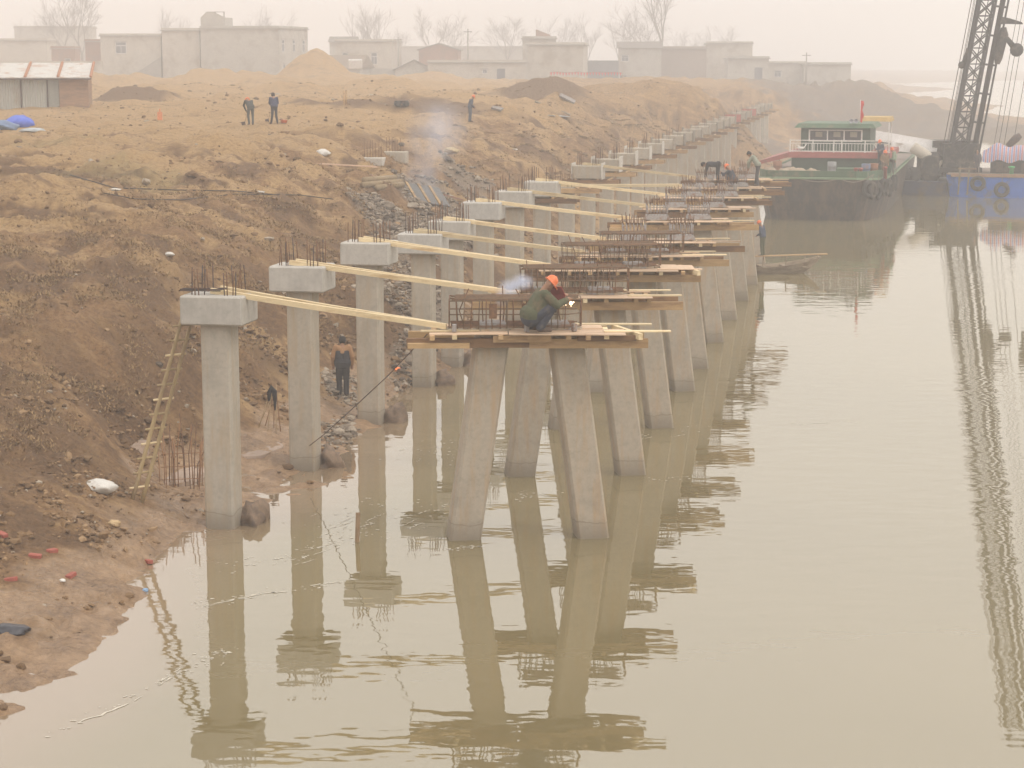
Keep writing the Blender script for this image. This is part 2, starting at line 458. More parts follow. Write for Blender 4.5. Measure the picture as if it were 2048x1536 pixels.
c_ = mixc(n, l, fac(attr('dark'), nf, .15, 1.0, 1.3), c_, darkc)
c_ = mixc(n, l, fac(attr('clay'), strk, .3, 1.2, 1.4), c_, ramp(n, l, nf, [(.3, (.085, .068, .057)), (.5, (.15, .12, .10)), (.7, (.24, .19, .155))]))
c_ = mixc(n, l, fac(attr('green'), nf, .2, 1.1, 1.2), c_, grnc)
c_ = mixc(n, l, fac(attr('rubble'), nf, .2, 1.1, 1.6), c_, rubc)
wf = fac(attr('wet'), nm_, .2, .9)
c_ = mixc(n, l, wf, c_, wetc)
l.new(c_, b.inputs['Base Color'])
rr = n.new('ShaderNodeMapRange'); rr.inputs[3].default_value = .95; rr.inputs[4].default_value = .24
l.new(wf, rr.inputs[0]); l.new(rr.outputs[0], b.inputs['Roughness'])
b.inputs['Specular IOR Level'].default_value = .45
ad = n.new('ShaderNodeMath'); ad.operation = 'MULTIPLY_ADD'; l.new(nl_, ad.inputs[0]); ad.inputs[1].default_value = .55; l.new(nf, ad.inputs[2])
bumpn(n, l, b, ad.outputs[0], .9, .14)
gme.materials.append(m)
SOIL = m
ground = tag(link('ground', gme), kind='structure')
from mathutils.bvhtree import BVHTree
_near = (ty < 200)
_qm = quads[_near[quads].all(1)]
gbvh = BVHTree.FromPolygons([Vector(p) for p in np.stack([tx, ty, tz], -1).tolist()] , _qm.tolist())
def gz_at(x, y):
    h = gbvh.ray_cast(Vector((x, y, 30)), Vector((0, 0, -1)))[0]
    return h.z if h else float(ground_full([x], [y])[0])
def gpx(px, py):
    """where the sight line through a photo pixel meets the ground"""
    d = Vector(_ray(px, py)).normalized()
    h = gbvh.ray_cast(Vector((0, 0, CAM_H)), d)[0]
    if h is None:
        lo = at(px, py, 6.6); h = Vector((lo.x, lo.y, gz_at(lo.x, lo.y)))
    return h

# ------------------------------------------------------------------ river
m, n, l, b = _new('river_water')
n.remove(b)
g = n.new('ShaderNodeNewGeometry').outputs['Position']
def wave(sx, sy, rot, scale, det, rough=.5):
    mp = n.new('ShaderNodeMapping'); mp.inputs['Scale'].default_value = (sx, sy, 1); mp.inputs['Rotation'].default_value = (0, 0, rot)
    l.new(g, mp.inputs[0])
    return noise(n, l, mp.outputs[0], scale, det, rough)
w1 = wave(.55, 1, .15, 1.6, 2, .45)
w2 = wave(1, 1, .6, 4.2, 2, .5)
w3 = wave(.8, 1, -.3, .33, 2)
patch = ramp(n, l, wave(.7, .5, -.2, .11, 3), [(.38, (.10, .10, .10)), (.60, (1, 1, 1))])
def mth(op, a, bb, cc=None):
    q = n.new('ShaderNodeMath'); q.operation = op
    for i_, s in enumerate((a, bb, cc)):
        if s is None: continue
        if isinstance(s, (int, float)): q.inputs[i_].default_value = s
        else: l.new(s, q.inputs[i_])
    return q.outputs[0]
fine = mth('MULTIPLY', mth('ADD', mth('MULTIPLY', w1, 1.0), mth('MULTIPLY', w2, .05)), mth('MULTIPLY_ADD', patch, .75, .25))
hgt = mth('ADD', fine, mth('MULTIPLY', w3, .55))
bp = n.new('ShaderNodeBump'); bp.inputs['Strength'].default_value = 1.0; bp.inputs['Distance'].default_value = .0095
l.new(hgt, bp.inputs['Height'])
dif = n.new('ShaderNodeBsdfDiffuse')
turb = ramp(n, l, wave(.6, .6, .3, .09, 4), [(.3, (.178, .142, .068)), (.7, (.218, .174, .086))])
sh_a = n.new('ShaderNodeAttribute'); sh_a.attribute_name = 'shallow'
l.new(mixc(n, l, sh_a.outputs['Fac'], turb, (.255, .182, .112)), dif.inputs[0])
glo = n.new('ShaderNodeBsdfGlossy'); glo.inputs['Roughness'].default_value = .02; glo.inputs[0].default_value = (1, .985, .95, 1)
l.new(bp.outputs[0], glo.inputs['Normal'])
fr = n.new('ShaderNodeFresnel'); fr.inputs[0].default_value = 2.35
l.new(bp.outputs[0], fr.inputs['Normal'])
mx = n.new('ShaderNodeMixShader')
l.new(fr.outputs[0], mx.inputs[0]); l.new(dif.outputs[0], mx.inputs[1]); l.new(glo.outputs[0], mx.inputs[2])
l.new(mx.outputs[0], n['Material Output'].inputs[0])
rx_ = np.concatenate([[-700, -250, -80, -40], np.arange(-24, 6, .35), [15, 40, 120, 350, 880]])
ry_ = np.concatenate([[-60, 0, 10], np.arange(18, 75, .45), np.arange(80, 260, 6), [320, 450, 700, 1000, 1500]])
RX, RY = np.meshgrid(rx_, ry_)
nry, nrx = RX.shape
ri = np.arange(nry * nrx).reshape(nry, nrx)
rq = np.stack([ri[:-1, :-1], ri[:-1, 1:], ri[1:, 1:], ri[1:, :-1]], -1).reshape(-1, 4)
rme = bpy.data.meshes.new('river'); rme.from_pydata(np.stack([RX.ravel(), RY.ravel(), 0 * RX.ravel()], -1).tolist(), [], rq.tolist())
dep = ground_base(RX.ravel(), np.maximum(RY.ravel(), 16)) + .06 * fbm(RX.ravel() * .8, RY.ravel() * .8, 3, 55)
at_ = rme.attributes.new('shallow', 'FLOAT', 'POINT'); at_.data.foreach_set('value', sstep(-.75, -.02, dep).astype(np.float32))
rme.materials.append(m)
river = tag(link('river', rme), kind='structure')
WATER = m
# puddles on the mud flat: thin silty water over pale mud
PUD = mat('silty_puddle', (.50, .39, .32), .12, 1.5, .12, c2=(.36, .25, .17), amt=.35, scale2=1.6, spec=.5, bump=.05)
for nm, px, py, rx, ry in (('puddle', 360, 930, .85, 2.0), ('puddle', 505, 890, .7, 1.1), ('puddle', 706, 790, .35, .8), ('puddle', 250, 860, .5, .5)):
    p = gpx(px, py)
    zs = sorted(gz_at(p.x + rx * .6 * math.cos(a), p.y + ry * .6 * math.sin(a)) for a in np.linspace(0, 2 * math.pi, 12))
    z = zs[3]
    pm = MB(); pm.prism([(rx * math.cos(a) * (1 + .15 * math.sin(3 * a)), ry * math.sin(a)) for a in np.linspace(0, 2 * math.pi, 24, endpoint=False)], -.4, 0)
    tag(pm.build(nm, PUD, loc=(p.x, p.y, z)), kind='structure')

# ------------------------------------------------------------------ haze over the river
hz = MB(); hz.box(-780, 920, -120, 1600, -4, 46)
m, n, l, b = _new('river_haze')
n.remove(b)
pv = n.new('ShaderNodeVolumePrincipled')
pv.inputs['Color'].default_value = (.985, .962, .952, 1)
pv.inputs['Density'].default_value = .0021
pv.inputs['Anisotropy'].default_value = .25
l.new(pv.outputs[0], n['Material Output'].inputs['Volume'])
haze = tag(hz.build('haze', m), kind='stuff')
# ------------------------------------------------------------------ materials of the works
def concrete(name, c, stain, tide=True):
    m, n, l, b = _new(name)
    v = mapped(n, l, (1, 1, 1)); vs_ = mapped(n, l, (2.6, 2.6, .28))
    f = noise(n, l, v, 9, 8, .7); st = noise(n, l, vs_, 2.2, 5, .65); bl = noise(n, l, v, 1.4, 4, .6); pk = noise(n, l, v, 45, 3, .6)
    base = ramp(n, l, f, [(.25, sc(c, .78)), (.5, c), (.8, sc(c, 1.12))])
    base = mixc(n, l, ramp(n, l, st, [(.46, (0, 0, 0)), (.70, (.85, .85, .85))]), base, stain)
    base = mixc(n, l, ramp(n, l, bl, [(.52, (0, 0, 0)), (.75, (.5, .5, .5))]), base, sc(c, .62))
    base = mixc(n, l, ramp(n, l, pk, [(.66, (0, 0, 0)), (.74, (.6, .6, .6))]), base, sc(c, .45))
    if tide:     # silt line left by the river
        sp = n.new('ShaderNodeSeparateXYZ'); l.new(v, sp.inputs[0])
        a_ = n.new('ShaderNodeMath'); a_.operation = 'MULTIPLY_ADD'; l.new(bl, a_.inputs[0]); a_.inputs[1].default_value = .28; l.new(sp.outputs[2], a_.inputs[2])
        k = ramp(n, l, a_.outputs[0], [(.0, (.85, .85, .85)), (.14, (.8, .8, .8)), (.47, (.35, .35, .35)), (.485, (.9, .9, .9)), (.50, (.25, .25, .25)), (.62, (0, 0, 0))])
        base = mixc(n, l, k, base, (.22, .185, .14))
    oi = n.new('ShaderNodeObjectInfo').outputs['Random']
    base = mixc(n, l, 1.0, base, ramp(n, l, oi, [(0, (.86, .85, .83)), (.5, (1, .98, .95)), (1, (1, 1, 1))]), 'MULTIPLY')
    l.new(base, b.inputs['Base Color'])
    b.inputs['Roughness'].default_value = .88
    b.inputs['Specular IOR Level'].default_value = .25
    bumpn(n, l, b, f, .35, .012)
    return m
CONC = concrete('pile_concrete', (.44, .395, .33), (.42, .325, .22))
CONC_V = concrete('raked_pile_concrete', (.43, .375, .305), (.45, .32, .20))
CAPC = concrete('fresh_cap_concrete', (.50, .475, .435), (.44, .41, .37), False)
FORM = mat('pale_formwork_panel', (.55, .51, .45), .7, 3, .15, c2=(.35, .27, .2), amt=.2)
REDF = mat('red_formwork_panel', (.42, .12, .09), .7, 3, .25)
RUST = mat('rusty_steel', (.14, .078, .045), .85, 20, .45, c2=(.22, .115, .06), amt=.6, scale2=9)
DKST = mat('dark_steel_bar', (.07, .058, .055), .7, 20, .4, c2=(.16, .08, .045), amt=.45, scale2=7)
CAGE = mat('weathered_cage_bar', (.165, .118, .078), .85, 18, .4, c2=(.20, .12, .07), amt=.5, scale2=8)
GREYB = mat('cement_coated_bar', (.30, .275, .26), .85, 14, .3, c2=(.22, .12, .07), amt=.3, scale2=6)
def timber(name, c, dirt, amt=.3):
    return mat(name, c, .75, 9, .16, c2=dirt, amt=amt, scale2=2.2, stretch=(.35, 1, 2), bump=.2, rand=.35)
PINE = timber('pale_new_pine', (.84, .67, .41), (.60, .42, .22))
PLY = timber('pinkish_ply_board', (.70, .50, .34), (.52, .34, .21))
OLDW = timber('brown_weathered_timber', (.33, .19, .095), (.17, .10, .06), .5)
MIDW = timber('tan_joist_timber', (.55, .36, .18), (.36, .22, .12), .4)
GRYW = timber('grey_weathered_timber', (.34, .28, .21), (.2, .16, .12), .5)

rnd = random.Random(5)
# one starter bar, shared by all piers
def bar_mesh(name, h, r, m):
    q = MB(); q.tube([(0, 0, -.05), (0, 0, h)], r, 6)
    return q.mesh(name, m)
BAR_A = bar_mesh('rebar', .56, .0125, DKST)
BAR_B = bar_mesh('rebar', .56, .0125, RUST)

# ------------------------------------------------------------------ bank-side row of upright piers
PV = [39.86, 46.04, 52.45, 58.93, 63.05, 68.2, 74.2, 80.4, 86.8, 93.2, 99.6, 106, 112.4, 118.8, 125.2, 131.6, 138, 144.4, 150.8, 157.2, 163.6, 170, 176.4, 183, 190, 197, 204, 211, 218, 225, 232]
PU = -13.80
CAPZ = {3: 4.10, 4: 4.16}
PIER_SHAFT = {}
def shaft_mesh(zt):
    k = round(zt, 2)
    if k not in PIER_SHAFT:
        q = MB(); h = .32; c = .045
        q.prism([(-h + c, -h), (h - c, -h), (h, -h + c), (h, h - c), (h - c, h), (-h + c, h), (-h, h - c), (-h, -h + c)], -1.6, zt)
        PIER_SHAFT[k] = q.mesh('shaft', CONC)
    return PIER_SHAFT[k]
q = MB(); q.cbox(-.68, .68, -.55, .55, 0, .62, .035); CAP_ME = q.mesh('cap', CAPC)
q = MB(); q.cbox(-.68, .68, -.55, .55, 0, .60, .02); CAPF_ME = q.mesh('cap', CONC)
q = MB(); q.box(-.72, -.683, -.6, .6, -.04, .72); SIDE_ME = q.mesh('form_panel', FORM)
q = MB(); q.box(.683, .72, -.6, .6, -.04, .72); SIDE2_ME = q.mesh('form_panel', FORM)
q = MB(); q.box(-.72, -.683, -.6, .6, -.04, .72); SIDE3_ME = q.mesh('form_panel', GRYW)
q = MB(); q.box(.683, .72, -.6, .6, -.04, .72); SIDE4_ME = q.mesh('form_panel', GRYW)
q = MB(); q.box(-.74, .74, -.72, -.60, -.03, .64); FRONTR_ME = q.mesh('form_panel', REDF)
FORMW = [('beam', -1.3, 1.5, -.50, -.36, -.26, -.06), ('beam', -1.3, 1.5, .36, .50, -.26, -.06)]
pier_top = []
for k, v in enumerate(PV):
    base = W(PU, v + .32)
    zt = CAPZ.get(k, 4.41)
    formed = k >= 9
    nocap = k == 8
    redp = k in (23, 26)
    lab = f'{ORD[k]} upright concrete pier of the bank-side row, ' + ('with square cap and starter bars' if not formed and not nocap else 'square shaft still without a cap' if nocap else 'its cap boxed in red formwork' if redp else 'its cap boxed in pale formwork' if k < 14 else 'its cap boxed in grey boards')
    if k == 0:
        lab = 'nearest upright concrete pier of the bank-side row, ladder leaning beside it'
    t = thing('concrete_pier', lab, 'pier', base, -ROW, 'upright piers along the bank')
    link('shaft', shaft_mesh(zt), t)
    if nocap:
        for i in range(4):
            for j in (-1, 1):
                link('rebar', BAR_B, t, (-.24 + i * .16, j * .22, zt))
        pier_top.append((base, zt)); 
    else:
        cap = link('cap', CAPF_ME if formed else CAP_ME, t, (0, 0, zt))
        zc = zt + .62
        pier_top.append((base, zc))
        nb = 4 if k < 9 else 3
        for side in (-1, 1):
            for i in range(nb):
                for j in (-1, 1):
                    if k > 13 and j > 0: continue
                    o = link('rebar', BAR_A if (k + i) % 3 == 0 else BAR_B, t,
                             (side * .36 + (i - (nb - 1) / 2) * .085 + rnd.uniform(-.02, .02), j * .34 + rnd.uniform(-.06, .06), zc),
                             (rnd.uniform(-.05, .05), rnd.uniform(-.05, .05), 0))
                    o.scale = (1, 1, rnd.uniform(.8, 1.12))
        if formed:
            link('form_panel', SIDE2_ME if k < 14 else SIDE4_ME, cap)
            link('form_panel', SIDE_ME if k < 14 else SIDE3_ME, cap)
            if redp:
                link('form_panel', FRONTR_ME, cap)
    if k >= 7:          # timber collar that carries the formwork
        for (nm, x0, x1, y0, y1, z0, z1) in FORMW:
            q = MB(); q.box(x0, x1, y0, y1, z0, z1)
            q.build('collar_beam', OLDW if k % 2 else MIDW, t, (0, 0, zt))
        for xx in (-1.0, -.5, .55, 1.05):
            q = MB(); q.box(xx - .04, xx + .04, -.75, .75, -.058, .0)
            q.build('collar_joist', MIDW, t, (0, 0, zt))

# lumps of spilled concrete and mud beside the pier feet
def lump(name, label, cat, loc, rx, ry, rz_, m, seed, grp=None, parent=None, amp=.28):
    bm = bmesh.new()
    bmesh.ops.create_icosphere(bm, subdivisions=3, radius=1)
    for w in bm.verts:
        p = w.co.copy()
        k = 1 + amp * float(fbm(np.array([p.x * (1.1 if amp < .4 else 1.7) + seed + p.z]), np.array([p.y * (1.1 if amp < .4 else 1.7) - seed + p.z * .7]), 4, seed, .6)[0])
        w.co = Vector((p.x * rx * k, p.y * ry * k, p.z * rz_ * k))
    me = bpy.data.meshes.new(name); bm.to_mesh(me); bm.free()
    me.materials.append(m)
    me.polygons.foreach_set('use_smooth', [amp < .5] * len(me.polygons))
    return tag(link(name, me, parent, loc), label, cat, grp)
MUDC = mat('muddy_concrete', (.24, .165, .11), .7, 6, .4, c2=(.13, .09, .065), amt=.5, scale2=2.5, bump=.6, bdist=.03)
for k in (0, 1, 2, 3, 4):
    p = W(PU + .48, PV[k] + .85)
    lump('rubble_lump', f'rounded muddy concrete lump at the water side of the {ORD[k]} bank-side pier', 'lump', (p.x, p.y, .0), .33, .45, .40, MUDC, 11 + k * 3, 'muddy lumps at the pier feet', amp=.45)

# ------------------------------------------------------------------ river-side row: pairs of raked piles
BV = [40.44, 47.0, 53.37, 59.63, 64.17, 70.45, 76.79, 83.2, 89.3, 95.6]
BZ = [4.40, 4.38, 4.36, 4.14, 4.14, 4.32, 4.30, 4.30, 4.32, 4.32]     # top of the platform boards
def pile_mesh(dx, zt, tw):
    q = MB(); h = .335; c = .05
    base = [(-h + c, -h), (h - c, -h), (h, -h + c), (h, h - c), (h - c, h), (-h + c, h), (-h, h - c), (-h, -h + c)]
    cs, sn = math.cos(tw), math.sin(tw)
    pr = [(x * cs - y * sn, x * sn + y * cs) for x, y in base]
    sl = dx / 4.2
    q.prism([(x - 1.6 * sl, y) for x, y in pr], -1.6, zt, 0, [(x + zt * sl, y) for x, y in pr])
    return q.mesh('raked_pile', CONC_V)
BENTX = []
for k, v in enumerate(BV):
    fr_ = W(-5.85, v); fl = W(-8.45, v - .72)
    fl.y = fr_.y - .16 + .335; fr_.y += .335
    zt = BZ[k] + .05
    for side, p, dx in (('left', fl, .60), ('right', fr_, -.56)):
        o = link('raked_pile', pile_mesh(dx, zt, R(9)), None, (p.x, p.y, 0))
        tag(o, f'{side} raked concrete pile under the {ORD[k]} timber platform of the river-side row', 'pile', 'raked piles standing in the river')
        if k >= 4:      # bare pile head with its basket of starter bars
            top = Vector((dx / 4.2 * zt, 0, zt))
            q = MB(); q.prism([(-.44, -.36), (.44, -.36), (.44, .36), (-.44, .36)], 0, .15, 0, [(-.38, -.32), (.38, -.32), (.38, .32), (-.38, .32)])
            q.build('pile_head', GREYB, o, top)
            for i in range(7):
                for j in (-1, 1):
                    x = -.33 + i * .11
                    q = MB(); e = Vector((x * 1.18 + rnd.uniform(-.03, .03), j * .30, .78 + rnd.uniform(-.08, .1)))
                    q.tube([(x, j * .27, .05), (x * 1.08, j * .285, .5)], .026 if i in (0, 6) else .014, 6)
                    w_ = q.build('starter_bar', GREYB, o, top)
                    q = MB(); q.tube([(x * 1.08, j * .285, .49), e], .013, 6)
                    q.build('bar_end', RUST, w_)
            for zz in (.22, .62):
                q = MB(); s_ = .37 + zz * .05
                q.tube([(-s_, -.3, zz), (s_, -.3, zz), (s_, .3, zz), (-s_, .3, zz), (-s_, -.3, zz)], .009, 5)
                q.build('tie_bar', RUST, o, top)
    BENTX.append(((fl.x + fr_.x) / 2, (fl.y + fr_.y) / 2))

# timber platforms round the pile heads
PLAT = []
for k in range(len(BV)):
    cx, cy = BENTX[k]
    z = BZ[k]
    rr_ = random.Random(100 + k)
    t = thing('timber_platform', f'{ORD[k]} timber work platform of the river-side row, boards on joists round two pile heads', 'platform', (cx, cy, z), R(1.0 + (rr_.uniform(-2.2, 2.2) if k else 0)), 'timber platforms on the raked piles')
    PLAT.append(t)
    ex = [0, .05, -.1, .15, .3, .35, -.25, .1, .3, .3][k]
    # pairs of clamping beams before and behind the piles
    y0 = -.58
    segs = [(-2.38 + rr_.uniform(-.15, .15), .1), (.02, 2.45 + ex)]
    for yb, lift in ((y0, 0), (.50, 0)):
        for (xa, xb), dz in zip(segs, (0, -.012)):
            q = MB(); q.box(xa, xb, yb - .07 - (.02 if dz else 0), yb + .05 - (.02 if dz else 0), -.30 + dz, -.105 + dz)
            q.build('beam', OLDW if rr_.random() < .7 else MIDW, t)
    if k in (0, 5):
        q = MB(); q.box(-2.46, -1.2, -.80, -.66, -.29, -.19); q.build('beam', MIDW, t)
    if k == 0:
        q = MB(); q.box(-.72, .46, -.76, -.66, -.175, -.035); q.build('packing_timber', MIDW, t)
        q = MB(); q.box(1.0, 2.2, -.72, -.662, -.16, -.04); q.build('packing_timber', OLDW, t)
    # joists across
    jx = [-1.95, -1.5, -.55, .05, .78, 1.18, 1.62] if k == 0 else sorted(rr_.uniform(-.12, .12) + a for a in (-1.9, -1.2, -.5, .1, .75, 1.25, 1.8))
    for i, x in enumerate(jx):
        a_ = rr_.uniform(-.04, .04)
        f = .82 + rr_.uniform(0, .16)
        q = MB(); q.bar((x + a_, -f, -.062), (x - a_, .95 + rr_.uniform(0, .2), -.062), .10, .085)
        q.build('joist', MIDW if rr_.random() < .7 else PINE, t)
    if k in (0, 2):     # loose joist at the river end
        q = MB(); q.bar((2.28, -.86, -.05), (1.82, .55, -.05), .09, .13); q.build('joist', PINE, t)
    # boards
    def board(x0, x1, y0, y1, m, dz=0.0, rz=0.0, th=.022):
        q = MB(); q.box(-(x1 - x0) / 2, (x1 - x0) / 2, -(y1 - y0) / 2, (y1 - y0) / 2, -th, 0)
        q.build('board', m, t, ((x0 + x1) / 2, (y0 + y1) / 2, dz), (rr_.uniform(-.006, .006), rr_.uniform(-.006, .006), rz))
    sh = rr_.uniform(-.15, .15) if k else 0
    if k == 0:
        board(-2.02, -.42, -.78, -.12, PLY, .004, .01)
        board(-.40, 1.98, -.92, -.10, PLY, .012, -.005)
        board(-2.05, -.2, .42, .80, PLY, .008)
        board(-.15, 1.45, .30, .78, PLY, .012, .01)
        board(1.0, 1.55, -.15, .40, PLY, .032, 0)
        board(.95, 2.62, .46, .66, PINE, .036, -.03)
        board(1.55, 2.92, -.62, -.42, PINE, .030, .01)
        board(-2.2, -1.0, -.5, -.3, PINE, .034, .04)
    else:
        board(-1.95 + sh, -.3 + sh, -.80, -.10, PLY, .004, rr_.uniform(-.02, .02))
        board(-.28 + sh, 1.75 + sh, -.92, -.14, PLY, .012, rr_.uniform(-.02, .02))
        board(-1.9 + sh, 0 + sh, .40, .82, PLY, .008)
        board(.03 + sh, 1.8 + sh, .34, .84, PLY, .012)
        board(-2.1, -.9, .10, .28, PINE, .036, rr_.uniform(-.05, .05))
        board(1.2, 2.45 + ex * .6, -.62, -.42, PINE if k % 2 else PLY, .034, rr_.uniform(-.04, .04))
        if k in (1, 3, 4, 7):
            board(1.0, 2.3 + ex * .5, .42, .62, PINE, .036, rr_.uniform(-.04, .04))
        if k in (2, 6):
            board(1.3, 2.2, -.4, .45, PLY, .036, rr_.uniform(-.05, .05))

# reinforcing cages welded up on the nearest four platforms
def cage(k, x0, x1, label):
    t = thing('rebar_cage', label, 'rebar cage', (BENTX[k][0], BENTX[k][1] + .02, BZ[k] + .06), R(1), 'rusty cages on the nearer platforms')
    y0, y1, z0, z1 = -.47, .47, .03, .58
    rr_ = random.Random(40 + k)
    ch = .30
    for zi, z in enumerate((z0, .30, z1)):      # side bars with chamfered river end
        q = MB(); q.tube([(x0, y1, z), (x0, y0, z), (x1 - ch, y0, z), (x1, y0 + ch, z), (x1, y1 - .1, z)], .014, 6)
        q.build('side_bar', CAGE, t)
        q = MB(); q.tube([(x0, y1, z), (x1 - .05, y1, z)], .014, 6); q.build('side_bar', CAGE, t)
    for i in range(10):                          # dense top mat and bottom mat
        y = y0 + .05 + i * (y1 - y0 - .1) / 9
        q = MB(); q.tube([(x0 + rr_.uniform(0, .12), y, z1 + .016), (x1 - rr_.uniform(.02, .2), y + rr_.uniform(-.02, .02), z1 + .016 + rr_.uniform(0, .02))], .016, 6)
        q.build('long_bar', CAGE if i % 3 else RUST, t)
    for i in range(6):
        y = y0 + .08 + i * (y1 - y0 - .16) / 5
        q = MB(); q.tube([(x0 + .03, y, z0 + .02), (x1 - .12, y, z0 + .02)], .014, 6)
        q.build('long_bar', RUST, t)
    nst = 17
    for i in range(nst):
        x = x0 + .02 + i * (x1 - x0 - .36) / (nst - 1) + rr_.uniform(-.025, .025)
        dx = rr_.uniform(-.035, .035)
        q = MB(); q.tube([(x, y0 - .012, z0 - .015), (x + dx, y0 - .012, z1 + .012), (x + dx, y1 + .012, z1 + .012), (x, y1 + .012, z0 - .015), (x, y0 - .012, z0 - .015)], .0115, 5)
        q.build('stirrup', CAGE if rr_.random() < .6 else RUST, t)
    for yy in (-.2, .05, .3):                    # hooks of the river end
        q = MB(); q.tube([(x1 - .03, yy, z0), (x1, yy, z0), (x1 + .01, yy, z1)], .0115, 5); q.build('stirrup', RUST, t)
    for i in range(6):                           # tangled inner bars and bent-up pile bars
        xx = x0 + .3 + (x1 - x0 - .7) * i / 5
        q = MB(); q.tube([(xx, .1 * rr_.uniform(-2, 2), 0), (xx + rr_.uniform(-.1, .1), rr_.uniform(-.3, .3), .35), (xx + rr_.uniform(-.15, .15), rr_.uniform(-.3, .3), .62 + rr_.uniform(0, .22))], .013, 5)
        q.build('pile_bar', RUST, t)
    for s in (-.72, .58):                        # knocked-off pile heads inside
        q = MB(); q.prism([(s - .33, -.3), (s + .33, -.3), (s + .33, .3), (s - .33, .3)], -.05, .10, 0, [(s - .25, -.25), (s + .27, -.22), (s + .24, .24), (s - .27, .22)])
        q.build('pile_head', GREYB, t)
    for i, xx in enumerate((-.72, -.05)):        # plates
        if k == 0:
            q = MB(); q.box(xx - .08, xx + .08, -.52, -.50, .22, .52); q.build('steel_plate', RUST, t)
    return t
CAGES = [cage(0, -1.62, 1.10, 'rusty rebar cage in front of the crouching welder on the nearest platform'),
         cage(1, -1.35, 1.25, 'rusty rebar cage on the second platform, directly behind the welder'),
         cage(2, -1.35, 1.30, 'rusty rebar cage on the third timber platform from the front'),
         cage(3, -1.20, 1.30, 'farthest rusty rebar cage, on the fourth timber platform')]
# spacer blocks under the nearest cage
for i, (x, y) in enumerate(((-1.5, -.6), (-.02, -.62), (.95, -.5))):
    p = Vector((BENTX[0][0] + x, BENTX[0][1] + y, BZ[0] + .02))
    q = MB(); q.cbox(-.045, .045, -.05, .05, 0, .16, .012)
    tag(q.build('spacer_block', GREYB, loc=p, rot=(0, 0, .3 * i)), ['small concrete spacer block by the bank end of the nearest cage', 'small concrete spacer block by the middle of the nearest cage', 'small concrete spacer block at the river end of the nearest cage'][i], 'block', 'spacer blocks under the nearest cage')

# ------------------------------------------------------------------ squared timbers bridging from the caps to the platforms
for k in range(10):
    base, zc = pier_top[k]
    a0 = base + CV * .12 + RV * -.28
    cx, cy = BENTX[k]
    e0 = Vector((cx - 1.72, cy - .35, 0))
    if k == 0: a0 = base + CV * .18 + RV * -.15
    z_a = zc + (.075 if k != 8 else .07); z_b = BZ[k] + .10
    for j in range(2):
        off = (.16 if k < 3 else .13) * j
        a_ = a0 + RV * ((.46 if k == 0 else .34 if k < 4 else .2) * j) - CV * (.35 if k else .30) + CV * (.06 * j)
        b_ = e0 + Vector((.05 - .22 * j, off * 1.05, 0))
        q = MB()
        p0 = Vector((0, 0, 0)); p1 = Vector((b_.x - a_.x, b_.y - a_.y, z_b - z_a + .02 * j))
        mid = p1 * .5 + Vector((0, 0, -.018))
        d_ = (p1 - p0).normalized(); s_ = d_.cross(Vector((0, 0, 1))).normalized(); up_ = s_.cross(d_)
        w_, h_ = .10, .11
        pts = [p0, p1 * .25 - up_ * .012, mid, p1 * .75 - up_ * .012, p1]
        vv = [pp + s_ * sa * w_ / 2 + up_ * sb * h_ / 2 for pp in pts for sa, sb in ((-1, -1), (1, -1), (1, 1), (-1, 1))]
        ff = [(3, 2, 1, 0), (16, 17, 18, 19)] + [(4 * i + c0, 4 * i + (c0 + 1) % 4, 4 * i + 4 + (c0 + 1) % 4, 4 * i + 4 + c0) for i in range(4) for c0 in range(4)]
        q.add(vv, ff)
        tag(q.build('timber', PINE, loc=(a_.x, a_.y, z_a)),
            f'{"front" if j == 0 else "rear"} pale squared timber of the {ORD[k]} pair bridging pier cap to platform', 'timber', 'pale timbers bridging the two rows')
# loose dark bars on the nearest cap
b0, z0c = pier_top[0]
for i in range(5):
    q = MB(); q.tube([(0, 0, 0), (.95, .04 * i - .1, .02)], .014, 6)
    p = b0 + CV * -.78 + RV * (-.28 + .07 * i)
    tag(q.build('loose_bar', DKST, loc=(p.x, p.y, z0c + .035 + .018 * (i % 2) + .045), rot=(0, 0, -ROW)), f'loose dark steel bar lying on the nearest pier cap, {["front one", "second from the front", "middle one", "second from the back", "back one"][i]} of five', 'bar', 'loose bars on the nearest cap')
